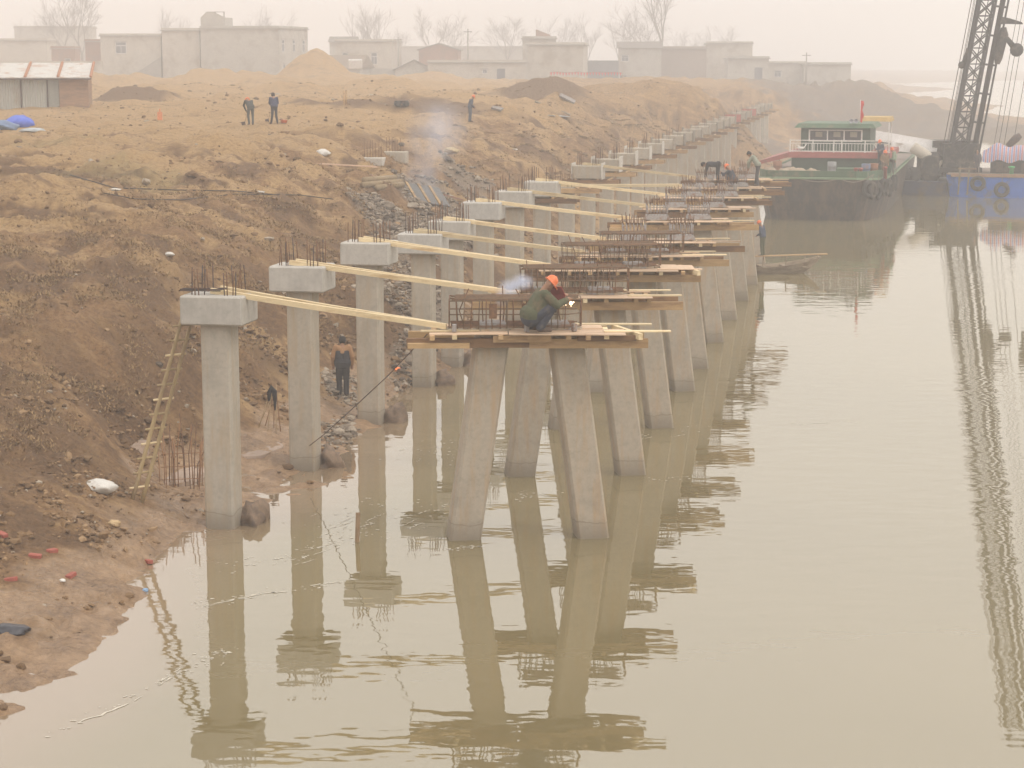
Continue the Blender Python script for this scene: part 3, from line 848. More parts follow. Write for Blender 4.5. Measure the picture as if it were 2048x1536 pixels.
# ------------------------------------------------------------------ people
def body_mesh(name, segs, mats, vox):
    """one continuous surface grown round tapered limb segments (a, b, ra, rb, material)"""
    q = MB()
    for a, b_, ra, rb, mi in segs:
        a = Vector(a); b_ = Vector(b_); d = b_ - a
        ln = max(d.length, 1e-4); rot = d.to_track_quat('Z', 'Y').to_matrix()
        n1 = 12
        prof = [(ra * math.sin(t), -ra * math.cos(t)) for t in (.15, .5, .9, 1.3)] + [(rb * math.cos(t), ln + rb * math.sin(t)) for t in (.2, .65, 1.05, 1.42)]
        M = Matrix.Translation(a) @ rot.to_4x4()
        q.lathe(prof, n1, 0, M)
    me = q.mesh('tmp', [])
    o = bpy.data.objects.new('tmp', me); col.objects.link(o)
    rm = o.modifiers.new('r', 'REMESH'); rm.mode = 'VOXEL'; rm.voxel_size = vox; rm.adaptivity = 0
    sm = o.modifiers.new('s', 'SMOOTH'); sm.factor = .5; sm.iterations = 3
    dg = bpy.context.evaluated_depsgraph_get()
    nm = bpy.data.meshes.new_from_object(o.evaluated_get(dg))
    bpy.data.objects.remove(o); bpy.data.meshes.remove(me)
    nm.name = name
    nm.materials.clear()
    for mm in mats: nm.materials.append(mm)
    nf_ = len(nm.polygons)
    c = np.empty(nf_ * 3); nm.polygons.foreach_get('center', c); c = c.reshape(-1, 3)
    best = np.full(nf_, 1e9); mi_ = np.zeros(nf_, np.int32)
    for a, b_, ra, rb, mi in segs:
        a = np.array(a); d = np.array(b_) - a
        t = np.clip(((c - a) @ d) / max(d @ d, 1e-8), 0, 1)
        ds = np.linalg.norm(c - a - t[:, None] * d, axis=1) - (ra + (rb - ra) * t)
        k = ds < best; best[k] = ds[k]; mi_[k] = mi
    nm.polygons.foreach_set('material_index', mi_)
    nm.polygons.foreach_set('use_smooth', np.ones(nf_, bool))
    nm.update()
    return nm
SKIN = mat('skin', (.34, .19, .12), .6, 12, .1, bump=0)
HAIR = mat('black_hair', (.025, .02, .018), .7, 30, .3, bump=0)
HELM = mat('orange_helmet', (.80, .18, .05), .4, 8, .12, spec=.5, bump=0)
SHOE = mat('muddy_shoe', (.10, .065, .045), .85, 12, .4, bump=0)
def cloth(name, c, c2=None):
    return mat(name, c, .92, 9, .25, c2=c2, amt=.35, scale2=5, bump=.5, bdist=.02)
def rotx(p, ang, piv):
    y, z = p[1] - piv[1], p[2] - piv[2]
    c, s = math.cos(ang), math.sin(ang)
    return (p[0], piv[1] + y * c + z * s, piv[2] - y * s + z * c)      # positive = lean towards +y (forward)
def make_person(label, loc, rz, pose, jacket, trouser, helmet=False, lower=None, vox=.016, scale=1.0, group='workers on the site', fingers=True, bulk=1.0):
    """joints in local space: facing +y, x to the right"""
    P = dict(pel=(0, 0, .92), che=(0, .01, 1.25), nk=(0, .01, 1.43), hd=(0, .03, 1.56),
             shR=(.18, 0, 1.38), shL=(-.18, 0, 1.38), hipR=(.09, 0, .90), hipL=(-.09, 0, .90),
             elR=(.25, -.02, 1.10), elL=(-.25, -.02, 1.10), wrR=(.25, .06, .86), wrL=(-.25, .06, .86),
             knR=(.10, .02, .50), knL=(-.10, .02, .50), anR=(.10, -.02, .09), anL=(-.10, -.02, .09), toR=(.12, .14, .045), toL=(-.12, .14, .045))
    lean = pose.get('lean', 0)
    if lean:
        for k in ('che', 'nk', 'hd', 'shR', 'shL', 'elR', 'elL', 'wrR', 'wrL'):
            P[k] = rotx(P[k], R(lean), P['pel'])
    for k, p in pose.items():
        if k in P: P[k] = p
    nod = pose.get('nod', 0)
    if nod:
        P['hd'] = rotx(P['hd'], R(nod), P['nk'])
    V = {k: Vector(p) for k, p in P.items()}
    J, T, S, B, L = 0, 1, 2, 3, 4
    segs = []
    side = (V['shR'] - V['shL']).normalized()
    for s, c in ((1, 'R'), (-1, 'L')):
        segs.append((V['che'] * (.93 if lower else 1.0) + V['pel'] * (.07 if lower else 0.0) + side * s * .075, V['pel'] + Vector((s * .07, 0, .02)), .125, .118, L if lower else J))
        segs.append((V['che'] * .35 + V['sh' + c] * .65, V['che'] + side * s * .06, .095, .125, J))
        segs.append((V['sh' + c], V['el' + c], .073, .060, J)); segs.append((V['el' + c], V['wr' + c], .058, .046, J))
        d = (V['wr' + c] - V['el' + c]).normalized()
        pl = V['wr' + c] + d * .085
        segs.append((V['wr' + c], pl, .034, .036, S))
        if fingers:
            cr = side - d * side.dot(d); cr.normalize(); nrm = d.cross(cr)
            for i in range(4):
                b0_ = pl + cr * (i - 1.5) * .021
                m0 = b0_ + d * (.045 - .006 * abs(i - 1.5)) + nrm * .006
                segs.append((b0_, m0, .0105, .0098, S)); segs.append((m0, m0 + d * .02 + nrm * .026, .0098, .009, S))
            th = V['wr' + c] + d * .03 - cr * s * .032
            segs.append((th, th + d * .035 - cr * s * .028, .012, .0105, S))
        segs.append((V['hip' + c], V['kn' + c], .100, .073, T)); segs.append((V['kn' + c], V['an' + c], .072, .058, T))
        segs.append((V['an' + c] + Vector((0, -.02, -.03)), V['to' + c], .050, .042, B))
    segs.append((V['pel'] + Vector((-.07, 0, -.02)), V['pel'] + Vector((.07, 0, -.02)), .125, .125, T if not lower else L))
    segs.append((V['pel'] + Vector((-.08, 0, .05)), V['pel'] + Vector((.08, 0, .05)), .132, .132, L if lower else J))
    segs.append((V['nk'] - (V['nk'] - V['che']) * .25, V['nk'] + (V['hd'] - V['nk']) * .5, .062, .055, S))
    up = (V['hd'] - V['nk']).normalized()
    fwd = up.cross(side) * -1
    if fwd.y < -.2: fwd = -fwd
    fwd = side.cross(up) * -1
    fwd = up.cross(side)
    segs.append((V['hd'] - up * .025 + fwd * .02, V['hd'] + up * .055, .078, .088, S))
    segs.append((V['hd'] + fwd * .088 - up * .01, V['hd'] + fwd * .105 - up * .03, .012, .016, S))       # nose
    segs.append((V['hd'] + fwd * .06 - up * .075, V['hd'] + fwd * .075 - up * .06, .035, .03, S))         # chin and mouth
    for s in (-1, 1):
        segs.append((V['hd'] + side * s * .086 - up * .02, V['hd'] + side * s * .09 + up * .015, .016, .018, S))   # ears
    if bulk != 1.0:
        segs = [(a, b_, ra * (bulk if mi in (J, T, L) else 1), rb * (bulk if mi in (J, T, L) else 1), mi) for a, b_, ra, rb, mi in segs]
    t = thing('person', label, 'person', loc, rz, group)
    t.scale = (scale,) * 3
    jm = cloth(*jacket); tm = cloth(*trouser); lm = cloth(*lower) if lower else jm
    link('body', body_mesh('body', segs, [jm, tm, SKIN, SHOE, lm], vox), t)
    M = Matrix((tuple(side), tuple(fwd), tuple(up))).transposed().to_4x4()
    M.translation = V['hd'] + up * .03
    if helmet:
        q = MB(); q.lathe([(.135, 0), (.132, .012), (.112, .02), (.110, .06), (.095, .105), (.060, .135), (.02, .147), (.001, .149)], 18, 0, M)
        pk = [M @ Vector((.1 * math.cos(a), .10 + .075 * math.sin(a), .004)) for a in np.linspace(0, math.pi, 9)]
        q.tube(pk, .010, 6)
        h_ = q.build('helmet', HELM, t)
        q = MB(); q.tube([M @ Vector((0, .10 - .002, .05)), M @ Vector((0, .06, .118)), M @ Vector((0, 0, .152)), M @ Vector((0, -.06, .118)), M @ Vector((0, -.10, .05))], .010, 6); q.build('helmet_ridge', HELM, h_)
    else:
        q = MB()
        q.lathe([(.060, -.11), (.086, -.08), (.099, -.03), (.101, .03), (.090, .075), (.055, .10), (.001, .108)], 16, 0, M @ Matrix.Translation((0, -.030, .0)))
        q.build('hair', HAIR, t)
    return t, V
WELD_X = BENTX[0][0] + .26
GRN = ('olive_jacket', (.095, .10, .058), (.16, .12, .075))
NAVY = ('navy_trousers', (.05, .055, .075), (.12, .10, .09))
# the welder squatting before the cage
squat = dict(pel=(0, -.13, .27), che=(0, .06, .58), nk=(0, .12, .77), hd=(0, .20, .875),
             shR=(.185, .10, .68), shL=(-.185, .10, .68), elR=(.24, .30, .50), elL=(-.23, .32, .50), wrR=(.10, .50, .56), wrL=(-.10, .46, .60),
             hipR=(.10, -.12, .27), hipL=(-.10, -.12, .27), knR=(.17, .24, .46), knL=(-.16, .20, .42), anR=(.13, .02, .09), anL=(-.13, -.10, .10),
             toR=(.15, .20, .045), toL=(-.15, .06, .045), nod=12)
welder, _ = make_person('crouching welder in olive jacket and orange helmet on the nearest platform', (WELD_X - .07, BENTX[0][1] - .68, BZ[0] + .035), R(-76), squat, GRN, NAVY, True, None, .0095, 1.14, bulk=1.3)
# red hand-held welding shield
q = MB()
sv = [(-.13, 0, -.17), (.13, 0, -.17), (.15, .03, 0), (.13, .0, .17), (-.13, 0, .17), (-.15, .03, 0)]
q.add([Vector(p) for p in sv] + [Vector(p) + Vector((0, .012, 0)) for p in sv] + [(0, .06, 0), (0, .072, 0)],
      [(0, 1, 12), (1, 2, 12), (2, 3, 12), (3, 4, 12), (4, 5, 12), (5, 0, 12)] + [(7, 6, 13), (8, 7, 13), (9, 8, 13), (10, 9, 13), (11, 10, 13), (6, 11, 13)] + [(i, (i + 1) % 6, 6 + (i + 1) % 6, 6 + i) for i in range(6)])
REDM = mat('red_fibre_shield', (.33, .07, .06), .55, 6, .2)
sh_t = thing('welding_shield', 'red hand-held welding shield before the face of the crouching welder', 'shield', (WELD_X + .34, BENTX[0][1] - .60, BZ[0] + .77), R(-38))
sh_t.scale = (1.15, 1.15, 1.15)
sh_o = q.build('shield_plate', REDM, sh_t, (0, 0, 0), (R(18), 0, 0))
q = MB(); q.tube([(0, 0, -.15), (0, -.05, -.30)], .016, 8); q.build('handle', DKST, sh_t)
# arc and glowing bar ends
m, n, l, b = _new('welding_arc')
b.inputs['Base Color'].default_value = (1, .9, .8, 1); b.inputs['Emission Color'].default_value = (1, .74, .46, 1); b.inputs['Emission Strength'].default_value = 4
arc = thing('welding_arc', 'bright welding arc and sparks at the river end of the nearest cage', 'welding arc', (WELD_X + .62, BENTX[0][1] - .52, BZ[0] + .60))
rs_ = random.Random(3)
for i in range(7):
    q = MB(); r_ = .04 if i == 0 else rs_.uniform(.006, .02)
    q.lathe([(r_ * .3, -r_), (r_, -r_ * .3), (r_ * .8, r_ * .5), (r_ * .2, r_)], 7)
    q.build('spark', m, arc, (0, 0, 0) if i == 0 else (rs_.gauss(-.02, .09), rs_.gauss(0, .05), rs_.gauss(.03, .06)))
# the man on the mud seen from behind
man_p = gpx(686, 792)
make_person('man seen from behind on the mud, tan-shouldered dark jacket and black trousers', (man_p.x, man_p.y, man_p.z - .01), R(4),
            dict(lean=4, nod=28, elR=(.27, -.01, 1.12), elL=(-.27, -.01, 1.12), wrR=(.26, .05, .90), wrL=(-.26, .05, .90), knL=(-.10, .05, .5), anL=(-.10, .04, .09), toL=(-.11, .2, .045)),
            ('tan_jacket', (.36, .20, .10)), ('black_trousers', (.035, .033, .035)), False, ('charcoal_jacket', (.05, .05, .058)), .010, 1.02, bulk=1.2)
# two men digging on the plateau
digbend = dict(lean=48, nod=15, elR=(.24, .52, 1.02), elL=(-.22, .50, 1.0), wrR=(.10, .56, .78), wrL=(-.06, .60, .72), knR=(.13, .08, .50), knL=(-.13, .05, .5))
p = gpx(502, 250); make_person('stooping worker in dark clothes and orange helmet on the plateau', (p.x, p.y, p.z), R(25), digbend, ('dark_green_coat', (.06, .062, .055)), ('grey_green_trousers', (.09, .095, .085)), True, None, .02, 1.0)
p2 = gpx(549, 248); make_person('bareheaded man in a navy jacket on the plateau beside the stooping helmeted worker', (p2.x, p2.y, p2.z), R(20), dict(lean=14, nod=20, elR=(.23, .1, 1.10), elL=(-.23, .1, 1.10), wrR=(.08, .26, .95), wrL=(-.06, .26, .92), anR=(.16, -.02, .09), toR=(.2, .12, .045), anL=(-.16, .05, .09), toL=(-.2, .2, .045)), ('navy_jacket', (.045, .055, .10)), ('black_cotton_trousers', (.035, .035, .04)), False, None, .02, 1.02)
# spades
SPW = mat('worn_tool_handle', (.42, .30, .17), .7, 8, .2)
for i, (pp, lab) in enumerate(((p, 'spade held by the stooping helmeted worker on the plateau'), (p2, 'spade held by the bareheaded man in navy on the plateau'))):
    t = thing('spade', lab, 'spade', (pp.x - .28, pp.y + .50, gz_at(pp.x - .28, pp.y + .5)), 0)
    q = MB(); q.tube([(-.16, .1, .02), (.18, 0, 1.02)], .018, 6); q.build('handle', SPW, t)
    q = MB(); q.prism([(-.10, -.01), (.10, -.01), (.10, .01), (-.10, .01)], -.06, .16); q.build('blade', DKST, t, (-.18, .1, 0), (.2, -.2, 0))
t = thing('basin', 'small orange plastic basin beside the navy-jacketed man', 'basin', gpx(568, 246))
q = MB(); q.lathe([(.14, 0), (.20, .16), (.215, .165), (.19, .15), (.13, .02), (.001, .02)], 14); q.build('bowl', mat('orange_plastic', (.75, .22, .10), .5, 5, .1), t)
# worker on the rubble slope
p = gpx(940, 244); make_person('lone worker in dark blue and orange helmet on the rubble slope', (p.x, p.y, p.z), R(-70), dict(lean=12, nod=15, wrR=(.1, .22, .9), wrL=(-.1, .3, .95)), ('slate_jacket', (.07, .08, .11)), ('slate_trousers', (.06, .07, .09)), True, None, .02, 1.0)
# men on the far platforms
bx, by = BENTX[8]
make_person('man in pale green-grey shirt bending at the end of the ninth platform', (bx + 1.62, by - .1, BZ[8] + .05), R(75), dict(lean=32, nod=25, elR=(.22, .40, 1.05), elL=(-.22, .42, 1.05), wrR=(.1, .42, .82), wrL=(-.08, .44, .8), knR=(.1, .06, .5), anR=(.1, .12, .09), toR=(.12, .28, .045)), ('sage_shirt', (.30, .31, .25)), ('dark_slacks', (.09, .085, .085)), False, None, .018, 1.0)
make_person('man doubled over in a black coat among the bars of the ninth platform', (bx - .12, by + .2, BZ[8] + .05), R(80), dict(lean=82, nod=20, elR=(.22, .52, .70), elL=(-.22, .52, .70), wrR=(.15, .55, .42), wrL=(-.15, .55, .42)), ('black_coat', (.05, .05, .055)), ('black_work_trousers', (.04, .04, .045)), False, None, .018, 1.0)
sq2 = {k: v_ for k, v_ in squat.items()}
make_person('squatting worker in orange helmet between the bars of the ninth platform', (bx + .45, by - .35, BZ[8] + .05), R(60), sq2, ('ink_jacket', (.05, .055, .07)), ('ink_trousers', (.05, .05, .06)), True, None, .018, 1.0)
# ------------------------------------------------------------------ green cargo boat moored beyond the piers
HULLD = mat('dark_hull_paint', (.038, .034, .033), .7, 1.5, .35, c2=(.12, .075, .05), amt=.5, scale2=1.1, stretch=(1, 1, .35))
GREEN = mat('green_boat_paint', (.065, .125, .07), .55, 2, .25, c2=(.16, .14, .09), amt=.25, scale2=1.2)
LGREEN = mat('pale_green_rubbing_strip', (.19, .27, .165), .55, 3, .2)
DGREEN = mat('dark_green_cabin_paint', (.04, .08, .052), .5, 2, .25)
REDB = mat('faded_red_boat_paint', (.36, .10, .085), .6, 2, .25, c2=(.22, .10, .08), amt=.3)
WHITE = mat('white_boat_paint', (.74, .71, .67), .5, 3, .12, c2=(.5, .42, .35), amt=.15)
DECK = mat('worn_deck', (.22, .17, .14), .8, 2, .3)
GLASS = mat('dim_window_glass', (.05, .05, .055), .15, 2, .2, spec=.6, bump=0)
RUB = mat('black_rubber', (.03, .028, .027), .8, 8, .4, c2=(.10, .085, .07), amt=.4)
CARGO = mat('sandy_sacks', (.36, .28, .20), .9, 4, .3, bump=.6, bdist=.05)
BO = Vector((18.8, 124.4, 0)); BRZ = R(-14)
boat = thing('cargo_boat', 'green cargo boat with dark hull, white-railed wheelhouse and red flag', 'boat', BO, BRZ)
def outline(scale_w, y0, n=14, L=38.0):
    """plan of one side from the blunt bow (towards the camera) to the far end"""
    pts = []
    for i in range(n + 1):
        t = (i / n) ** 1.6
        y = y0 + t * (L - y0)
        k = min((y - y0) / 9.0, 1.0)
        pts.append(((2.5 + 1.75 * math.sqrt(max(0, 1 - (1 - k) ** 2))) * scale_w, y))
    return pts
def ring(scale_w, y0, z):
    r_ = outline(scale_w, y0)
    zz = z if callable(z) else (lambda y: z)
    return [(x, y, zz(y)) for x, y in r_[::-1]] + [(-x, y, zz(y)) for x, y in r_]
def loft(rings, mi=0, q=None):
    q = q or MB()
    n_ = len(rings[0])
    q.add([p for r_ in rings for p in r_], [(i * n_ + j, i * n_ + (j + 1) % n_, (i + 1) * n_ + (j + 1) % n_, (i + 1) * n_ + j) for i in range(len(rings) - 1) for j in range(n_)], mi)
    return q
shear = lambda y: 2.40 + .18 * max(0, 1 - y / 6) ** 2
bw = lambda y: 3.02 + .10 * max(0, 1 - y / 6) - .36 * float(sstep(3.5, 5.5, np.array(y)))
loft([ring(.86, 1.6, -.8), ring(.92, 1.0, 0), ring(.97, .45, 1.2), ring(1.0, .05, shear)]).build('hull', HULLD, boat)
rs0 = lambda y: shear(y) + .002
loft([ring(1.0, .0, rs0), ring(1.012, -.06, lambda y: shear(y) + .02), ring(1.012, -.06, lambda y: shear(y) + .12), ring(1.0, 0, lambda y: shear(y) + .14)]).build('rubbing_strip', LGREEN, boat)
q = loft([ring(.998, .02, lambda y: shear(y) + .142), ring(1.0, .0, bw), ring(.985, .08, bw), ring(.982, .1, lambda y: shear(y) + .142)])
q.build('bulwark', GREEN, boat)
q = MB(); dk = ring(.975, .15, lambda y: shear(y) + .15); q.add(dk, [tuple(range(len(dk)))]); q.build('deck', DECK, boat)
# lower house, red upper-deck edge, railing, wheelhouse
q = MB(); q.box(-2.2, 4.0, 6.6, 16, 2.55, 3.62); q.build('lower_house', DGREEN, boat)
q = MB(); q.box(-2.35, 4.15, 6.2, 16.3, 3.625, 3.98); q.build('upper_deck_edge', REDB, boat)
q = MB(); q.add([(-4.3, 6.0, 3.15), (-2.352, 6.3, 3.64), (-2.352, 16, 3.64), (-4.3, 16, 3.15), (-4.3, 6.0, 3.38), (-2.352, 6.3, 3.96), (-2.352, 16, 3.96), (-4.3, 16, 3.38)], [(3, 2, 1, 0), (4, 5, 6, 7), (0, 1, 5, 4), (1, 2, 6, 5), (2, 3, 7, 6), (3, 0, 4, 7)]); q.build('sloping_side_deck', REDB, boat)
rl = thing_rail = None
for z, h in ((4.72, .06), (4.54, .045), (4.03, .06)):
    q = MB(); q.box(-2.3, 4.1, 6.22, 6.28, z, z + h); q.build('rail', WHITE, boat)
for x in (-2.27, -.8, .55, 1.05, 2.55, 4.07):
    q = MB(); q.box(x - .035, x + .035, 6.205, 6.295, 3.98, 4.80); q.build('rail_post', WHITE, boat)
for i in range(31):
    x = -2.1 + i * .2
    q = MB(); q.box(x - .014, x + .014, 6.235, 6.265, 4.09, 4.54); q.build('baluster', WHITE, boat)
for s, x in ((1, -1.5), (-1, 3.45)):          # white bird ornaments on the railing
    q = MB(); q.tube([(x - .32 * s, 6.17, 4.30), (x - .1 * s, 6.17, 4.24), (x + .1 * s, 6.17, 4.26), (x + .2 * s, 6.17, 4.36), (x + .3 * s, 6.17, 4.52)], [.03, .09, .08, .03, .02], 8)
    q.tube([(x - .1 * s, 6.17, 4.30), (x - .3 * s, 6.17, 4.44), (x - .42 * s, 6.17, 4.46)], [.05, .03, .01], 6)
    q.build('bird_ornament', WHITE, boat)
q = MB(); q.box(-1.75, 2.75, 7.9, 13, 3.985, 5.52); wh = q.build('wheelhouse', DGREEN, boat)
q = MB(); q.prism([(-2.15, 7.3), (3.15, 7.3), (3.15, 13.4), (-2.15, 13.4)], 5.525, 5.80, 0, [(-1.9, 7.6), (2.9, 7.6), (2.9, 13.2), (-1.9, 13.2)]); q.build('roof', GREEN, boat)
fr_ = MB()
for x0, x1, z0, z1 in ((-1.25, 2.25, 4.62, 4.70), (-1.25, 2.25, 5.32, 5.40), (-1.25, -1.15, 4.70, 5.32), (2.15, 2.25, 4.70, 5.32), (-.06, .02, 4.70, 5.32), (1.02, 1.10, 4.70, 5.32)):
    fr_.box(x0, x1, 7.83, 7.89, z0, z1)
wf_ = fr_.build('window_frame', WHITE, wh)
CURT = mat('cabin_curtain', (.30, .26, .20), .9, 3, .2)
for x0, x1 in ((-1.15, -.06), (.02, 1.02), (1.10, 2.15)):
    q = MB(); q.box(x0, x1, 7.86, 7.885, 4.70, 5.32); q.build('pane', GLASS, wh)
    q = MB(); q.box(x0 + .35, x0 + .8, 7.85, 7.857, 4.92, 5.25); q.build('curtain', CURT, wh)
SILV = mat('silver_horn', (.52, .52, .56), .35, 5, .1, metal=.6)
for i, x in enumerate((1.55, 1.85)):
    q = MB(); q.lathe([(.05, 0), (.06, .18), (.13, .34), (.15, .36), (.10, .30), (.02, .2)], 12, 0, Matrix.Translation((x, 7.7, 5.98)) @ Matrix.Rotation(R(90), 4, 'X')); q.build('loudspeaker', SILV, boat)
    q = MB(); q.tube([(x, 7.7, 5.78), (x, 7.7, 5.95)], .02, 6); q.build('bracket', WHITE, boat)
q = MB(); q.tube([(2.05, 8, 5.78), (2.05, 8, 7.35)], .02, 6); mast = q.build('flag_pole', WHITE, boat)
q = MB()
for i in range(7):      # red flag hanging limp
    z = 7.3 - i * .2
    q.add([(2.07, 8, z), (2.07 + .18 + .06 * math.sin(i * 1.7), 7.96 + .05 * math.cos(i * 2.1), z - .05), (2.07 + .16 + .06 * math.sin(i * 1.7 + 1.7), 7.97, z - .25), (2.06, 8, z - .2)], [(0, 1, 2, 3)])
q.build('flag', mat('red_flag_cloth', (.62, .07, .06), .8, 4, .2), mast)
YEL = mat('ochre_awning', (.48, .32, .12), .7, 3, .2)
q = MB(); q.prism([(1.6, 14.5), (3.7, 14.2), (3.7, 18), (1.6, 18)], 5.75, 6.05, 0, [(1.7, 14.7), (3.6, 14.4), (3.6, 17.8), (1.7, 17.8)]); q.build('awning', YEL, boat)
for x, y in ((1.7, 14.6), (3.55, 14.4), (3.55, 17.5), (1.7, 17.5)):
    q = MB(); q.tube([(x, y, 2.6), (x, y, 5.8)], .03, 6); q.build('awning_post', WHITE, boat)
for i, (x, y, r_) in enumerate(((-3.0, 2.2, .55), (-2.2, 2.4, .5), (-1.3, 2.3, .55), (-.5, 2.6, .45), (-1.8, 3.3, .6))):
    p = Matrix.Rotation(BRZ, 3, 'Z') @ Vector((x, y, 2.72)) + BO
    lump('sack_heap', f'sandy sack on the bow deck of the green boat, {["leftmost", "second from left", "middle one", "rightmost", "one behind the others"][i]} of five', 'sack', p, r_, r_ * .8, .42, CARGO, 70 + i, 'sacks on the boat deck')
q = MB(); q.box(-.1, .9, 2.1, 2.5, 2.56, 2.95); q.build('white_locker', WHITE, boat)
q = MB(); q.box(1.0, 2.6, 3.0, 4.6, 2.56, 3.12); q.build('hatch', GREEN, boat)
for x in (2.35, 2.65, 4.05):
    q = MB(); q.lathe([(.11, 2.5), (.11, 3.15), (.15, 3.16), (.15, 3.25), (.02, 3.27)], 10, 0, Matrix.Translation((x, 1.6 if x < 3 else 3.4, 0))); q.build('bollard', REDB, boat)
# tyres along the right-hand side
def tyre_mesh(R0=.42, r0=.15):
    q = MB(); n1, n2 = 18, 8
    vs_ = [((R0 + r0 * math.cos(b_)) * math.cos(a), r0 * .8 * math.sin(b_), (R0 + r0 * math.cos(b_)) * math.sin(a)) for a in np.linspace(0, 2 * math.pi, n1, endpoint=False) for b_ in np.linspace(0, 2 * math.pi, n2, endpoint=False)]
    q.add(vs_, [(i * n2 + j, ((i + 1) % n1) * n2 + j, ((i + 1) % n1) * n2 + (j + 1) % n2, i * n2 + (j + 1) % n2) for i in range(n1) for j in range(n2)], 0, True)
    return q.mesh('tyre', RUB)
TYRE = tyre_mesh()
bo_out = outline(1.0, .05, 60)
def side_pt(y):
    xs = [p[0] for p in bo_out]; yy = [p[1] for p in bo_out]
    return float(np.interp(y, yy, xs))
ROPE = mat('grey_rope', (.24, .20, .16), .9, 10, .2)
for i, y in enumerate((.5, 1.0, 2.0, 3.0, 4.1, 5.4, 7.0, 9.0)):
    x = side_pt(y) + .16
    a = math.atan2(side_pt(y + .4) - side_pt(y - .3), .7)
    p = Matrix.Rotation(BRZ, 3, 'Z') @ Vector((x, y, 2.02 - .12 * (i % 3))) + BO
    t = thing('fender_tyre', f'{ORD[i] if i else "first"} black fender tyre from the bow on the side of the green boat', 'tyre', p, BRZ - a + R(90), 'fender tyres of the green boat')
    link('tyre', TYRE, t)
    q = MB(); q.tube([(0, 0, .4), (0, 0, 1.0)], .02, 5); q.build('rope', ROPE, t)

# workers on the boat
def boat_pt(x, y, z):
    return Matrix.Rotation(BRZ, 3, 'Z') @ Vector((x, y, z)) + BO
make_person('worker in blue-grey and orange helmet at the right end of the boat railing', boat_pt(3.55, 5.9, 3.15), BRZ + R(150), dict(nod=15, wrR=(.2, .3, 1.05), wrL=(-.2, .28, 1.05)), ('storm_jacket', (.09, .10, .13)), ('storm_trousers', (.07, .07, .08)), True, None, .022, 1.0)
make_person('worker in brown coat and orange helmet below the end of the boat railing', boat_pt(3.9, 4.6, 2.55), BRZ + R(200), dict(lean=10, wrR=(.2, .3, 1.0)), ('brown_coat', (.24, .15, .09)), ('brown_trousers', (.17, .12, .08)), True, None, .022, 1.0)
make_person('worker in pale green vest beside the tyres of the green boat', boat_pt(4.15, 8.6, 2.55), BRZ + R(170), dict(nod=10), ('pale_green_vest', (.30, .38, .27)), ('drab_trousers', (.12, .11, .09)), True, None, .022, 1.0)

# ------------------------------------------------------------------ blue crane barge
BLUE = mat('bright_blue_hull_paint', (.045, .17, .62), .55, 1.5, .2, c2=(.16, .14, .15), amt=.25, scale2=.9)
NAVYH = mat('dark_blue_hull_paint', (.045, .055, .11), .6, 1.5, .3, c2=(.12, .08, .06), amt=.35, scale2=.9)
BLK = mat('grimy_black_machine', (.022, .02, .02), .7, 3, .4, c2=(.12, .09, .07), amt=.35, scale2=1.5)
BOOMM = mat('dark_boom_steel', (.035, .032, .034), .65, 4, .3)
WBOOM = mat('white_crane_boom', (.82, .79, .77), .45, 3, .12, c2=(.45, .38, .33), amt=.15)
KO = Vector((33.0, 146.6, 0)); KRZ = R(-16)
barge = thing('crane_barge', 'bright blue flat barge carrying the lattice crane at the right edge', 'barge', KO, KRZ)
q = MB(); q.prism([(-.9, .6), (-.2, -.1), (22, -.1), (22, 9), (-.9, 9)], -.6, 1.62, 0, [(-1.3, .6), (-.6, -.3), (22, -.3), (22, 9), (-1.3, 9)]); q.build('hull', BLUE, barge)
q = MB(); q.prism([(-4.9, 1.2), (-1.0, .75), (-1.0, 9), (-4.9, 9)], -.6, 1.05, 0, [(-5.1, 1.0), (-1.32, .6), (-1.32, 9), (-5.1, 9)]); q.build('bow_section', NAVYH, barge)
q = MB(); q.box(-1.2, 22, -.28, 9, 1.625, 1.70); q.build('deck', DECK, barge)
q = MB(); q.box(-.9, 21.9, -.4, -.30, 1.50, 1.74); q.build('rubbing_strake', mat('rusty_strake', (.36, .22, .14), .8, 4, .3), barge)
for x in (-.35, .3):
    q = MB(); q.bar((x, -.42, .2), (x + .1, -.42, 2.25), .11, .08, (0, 1, 0)); q.build('fender_post', GRYW, barge)
q = MB(); q.box(-.4, .9, -.50, -.47, 2.05, 2.15); q.build('fender_beam', OLDW, barge)
q = MB(); q.lathe([(.16, 0), (.16, .45), (.24, .46), (.24, .56), (.03, .6)], 10, 0, Matrix.Translation((3.35, .3, 1.70))); q.build('bollard', mat('bright_green_bollard', (.08, .42, .16), .5, 4, .15), barge)
for i, (x, z) in enumerate(((1.05, 1.05), (2.75, .62))):
    p = Matrix.Rotation(KRZ, 3, 'Z') @ Vector((x, -.52, z)) + KO
    t = thing('fender_tyre', ['tyre hung on the blue barge below the crane, upper left of two', 'tyre hung low on the blue barge below the green bollard'][i], 'tyre', p, KRZ, 'tyres of the blue barge')
    link('tyre', TYRE, t)
    q = MB(); q.tube([(0, 0, .5), (0, .1, 1.2)], .02, 5); q.build('rope', ROPE, t)
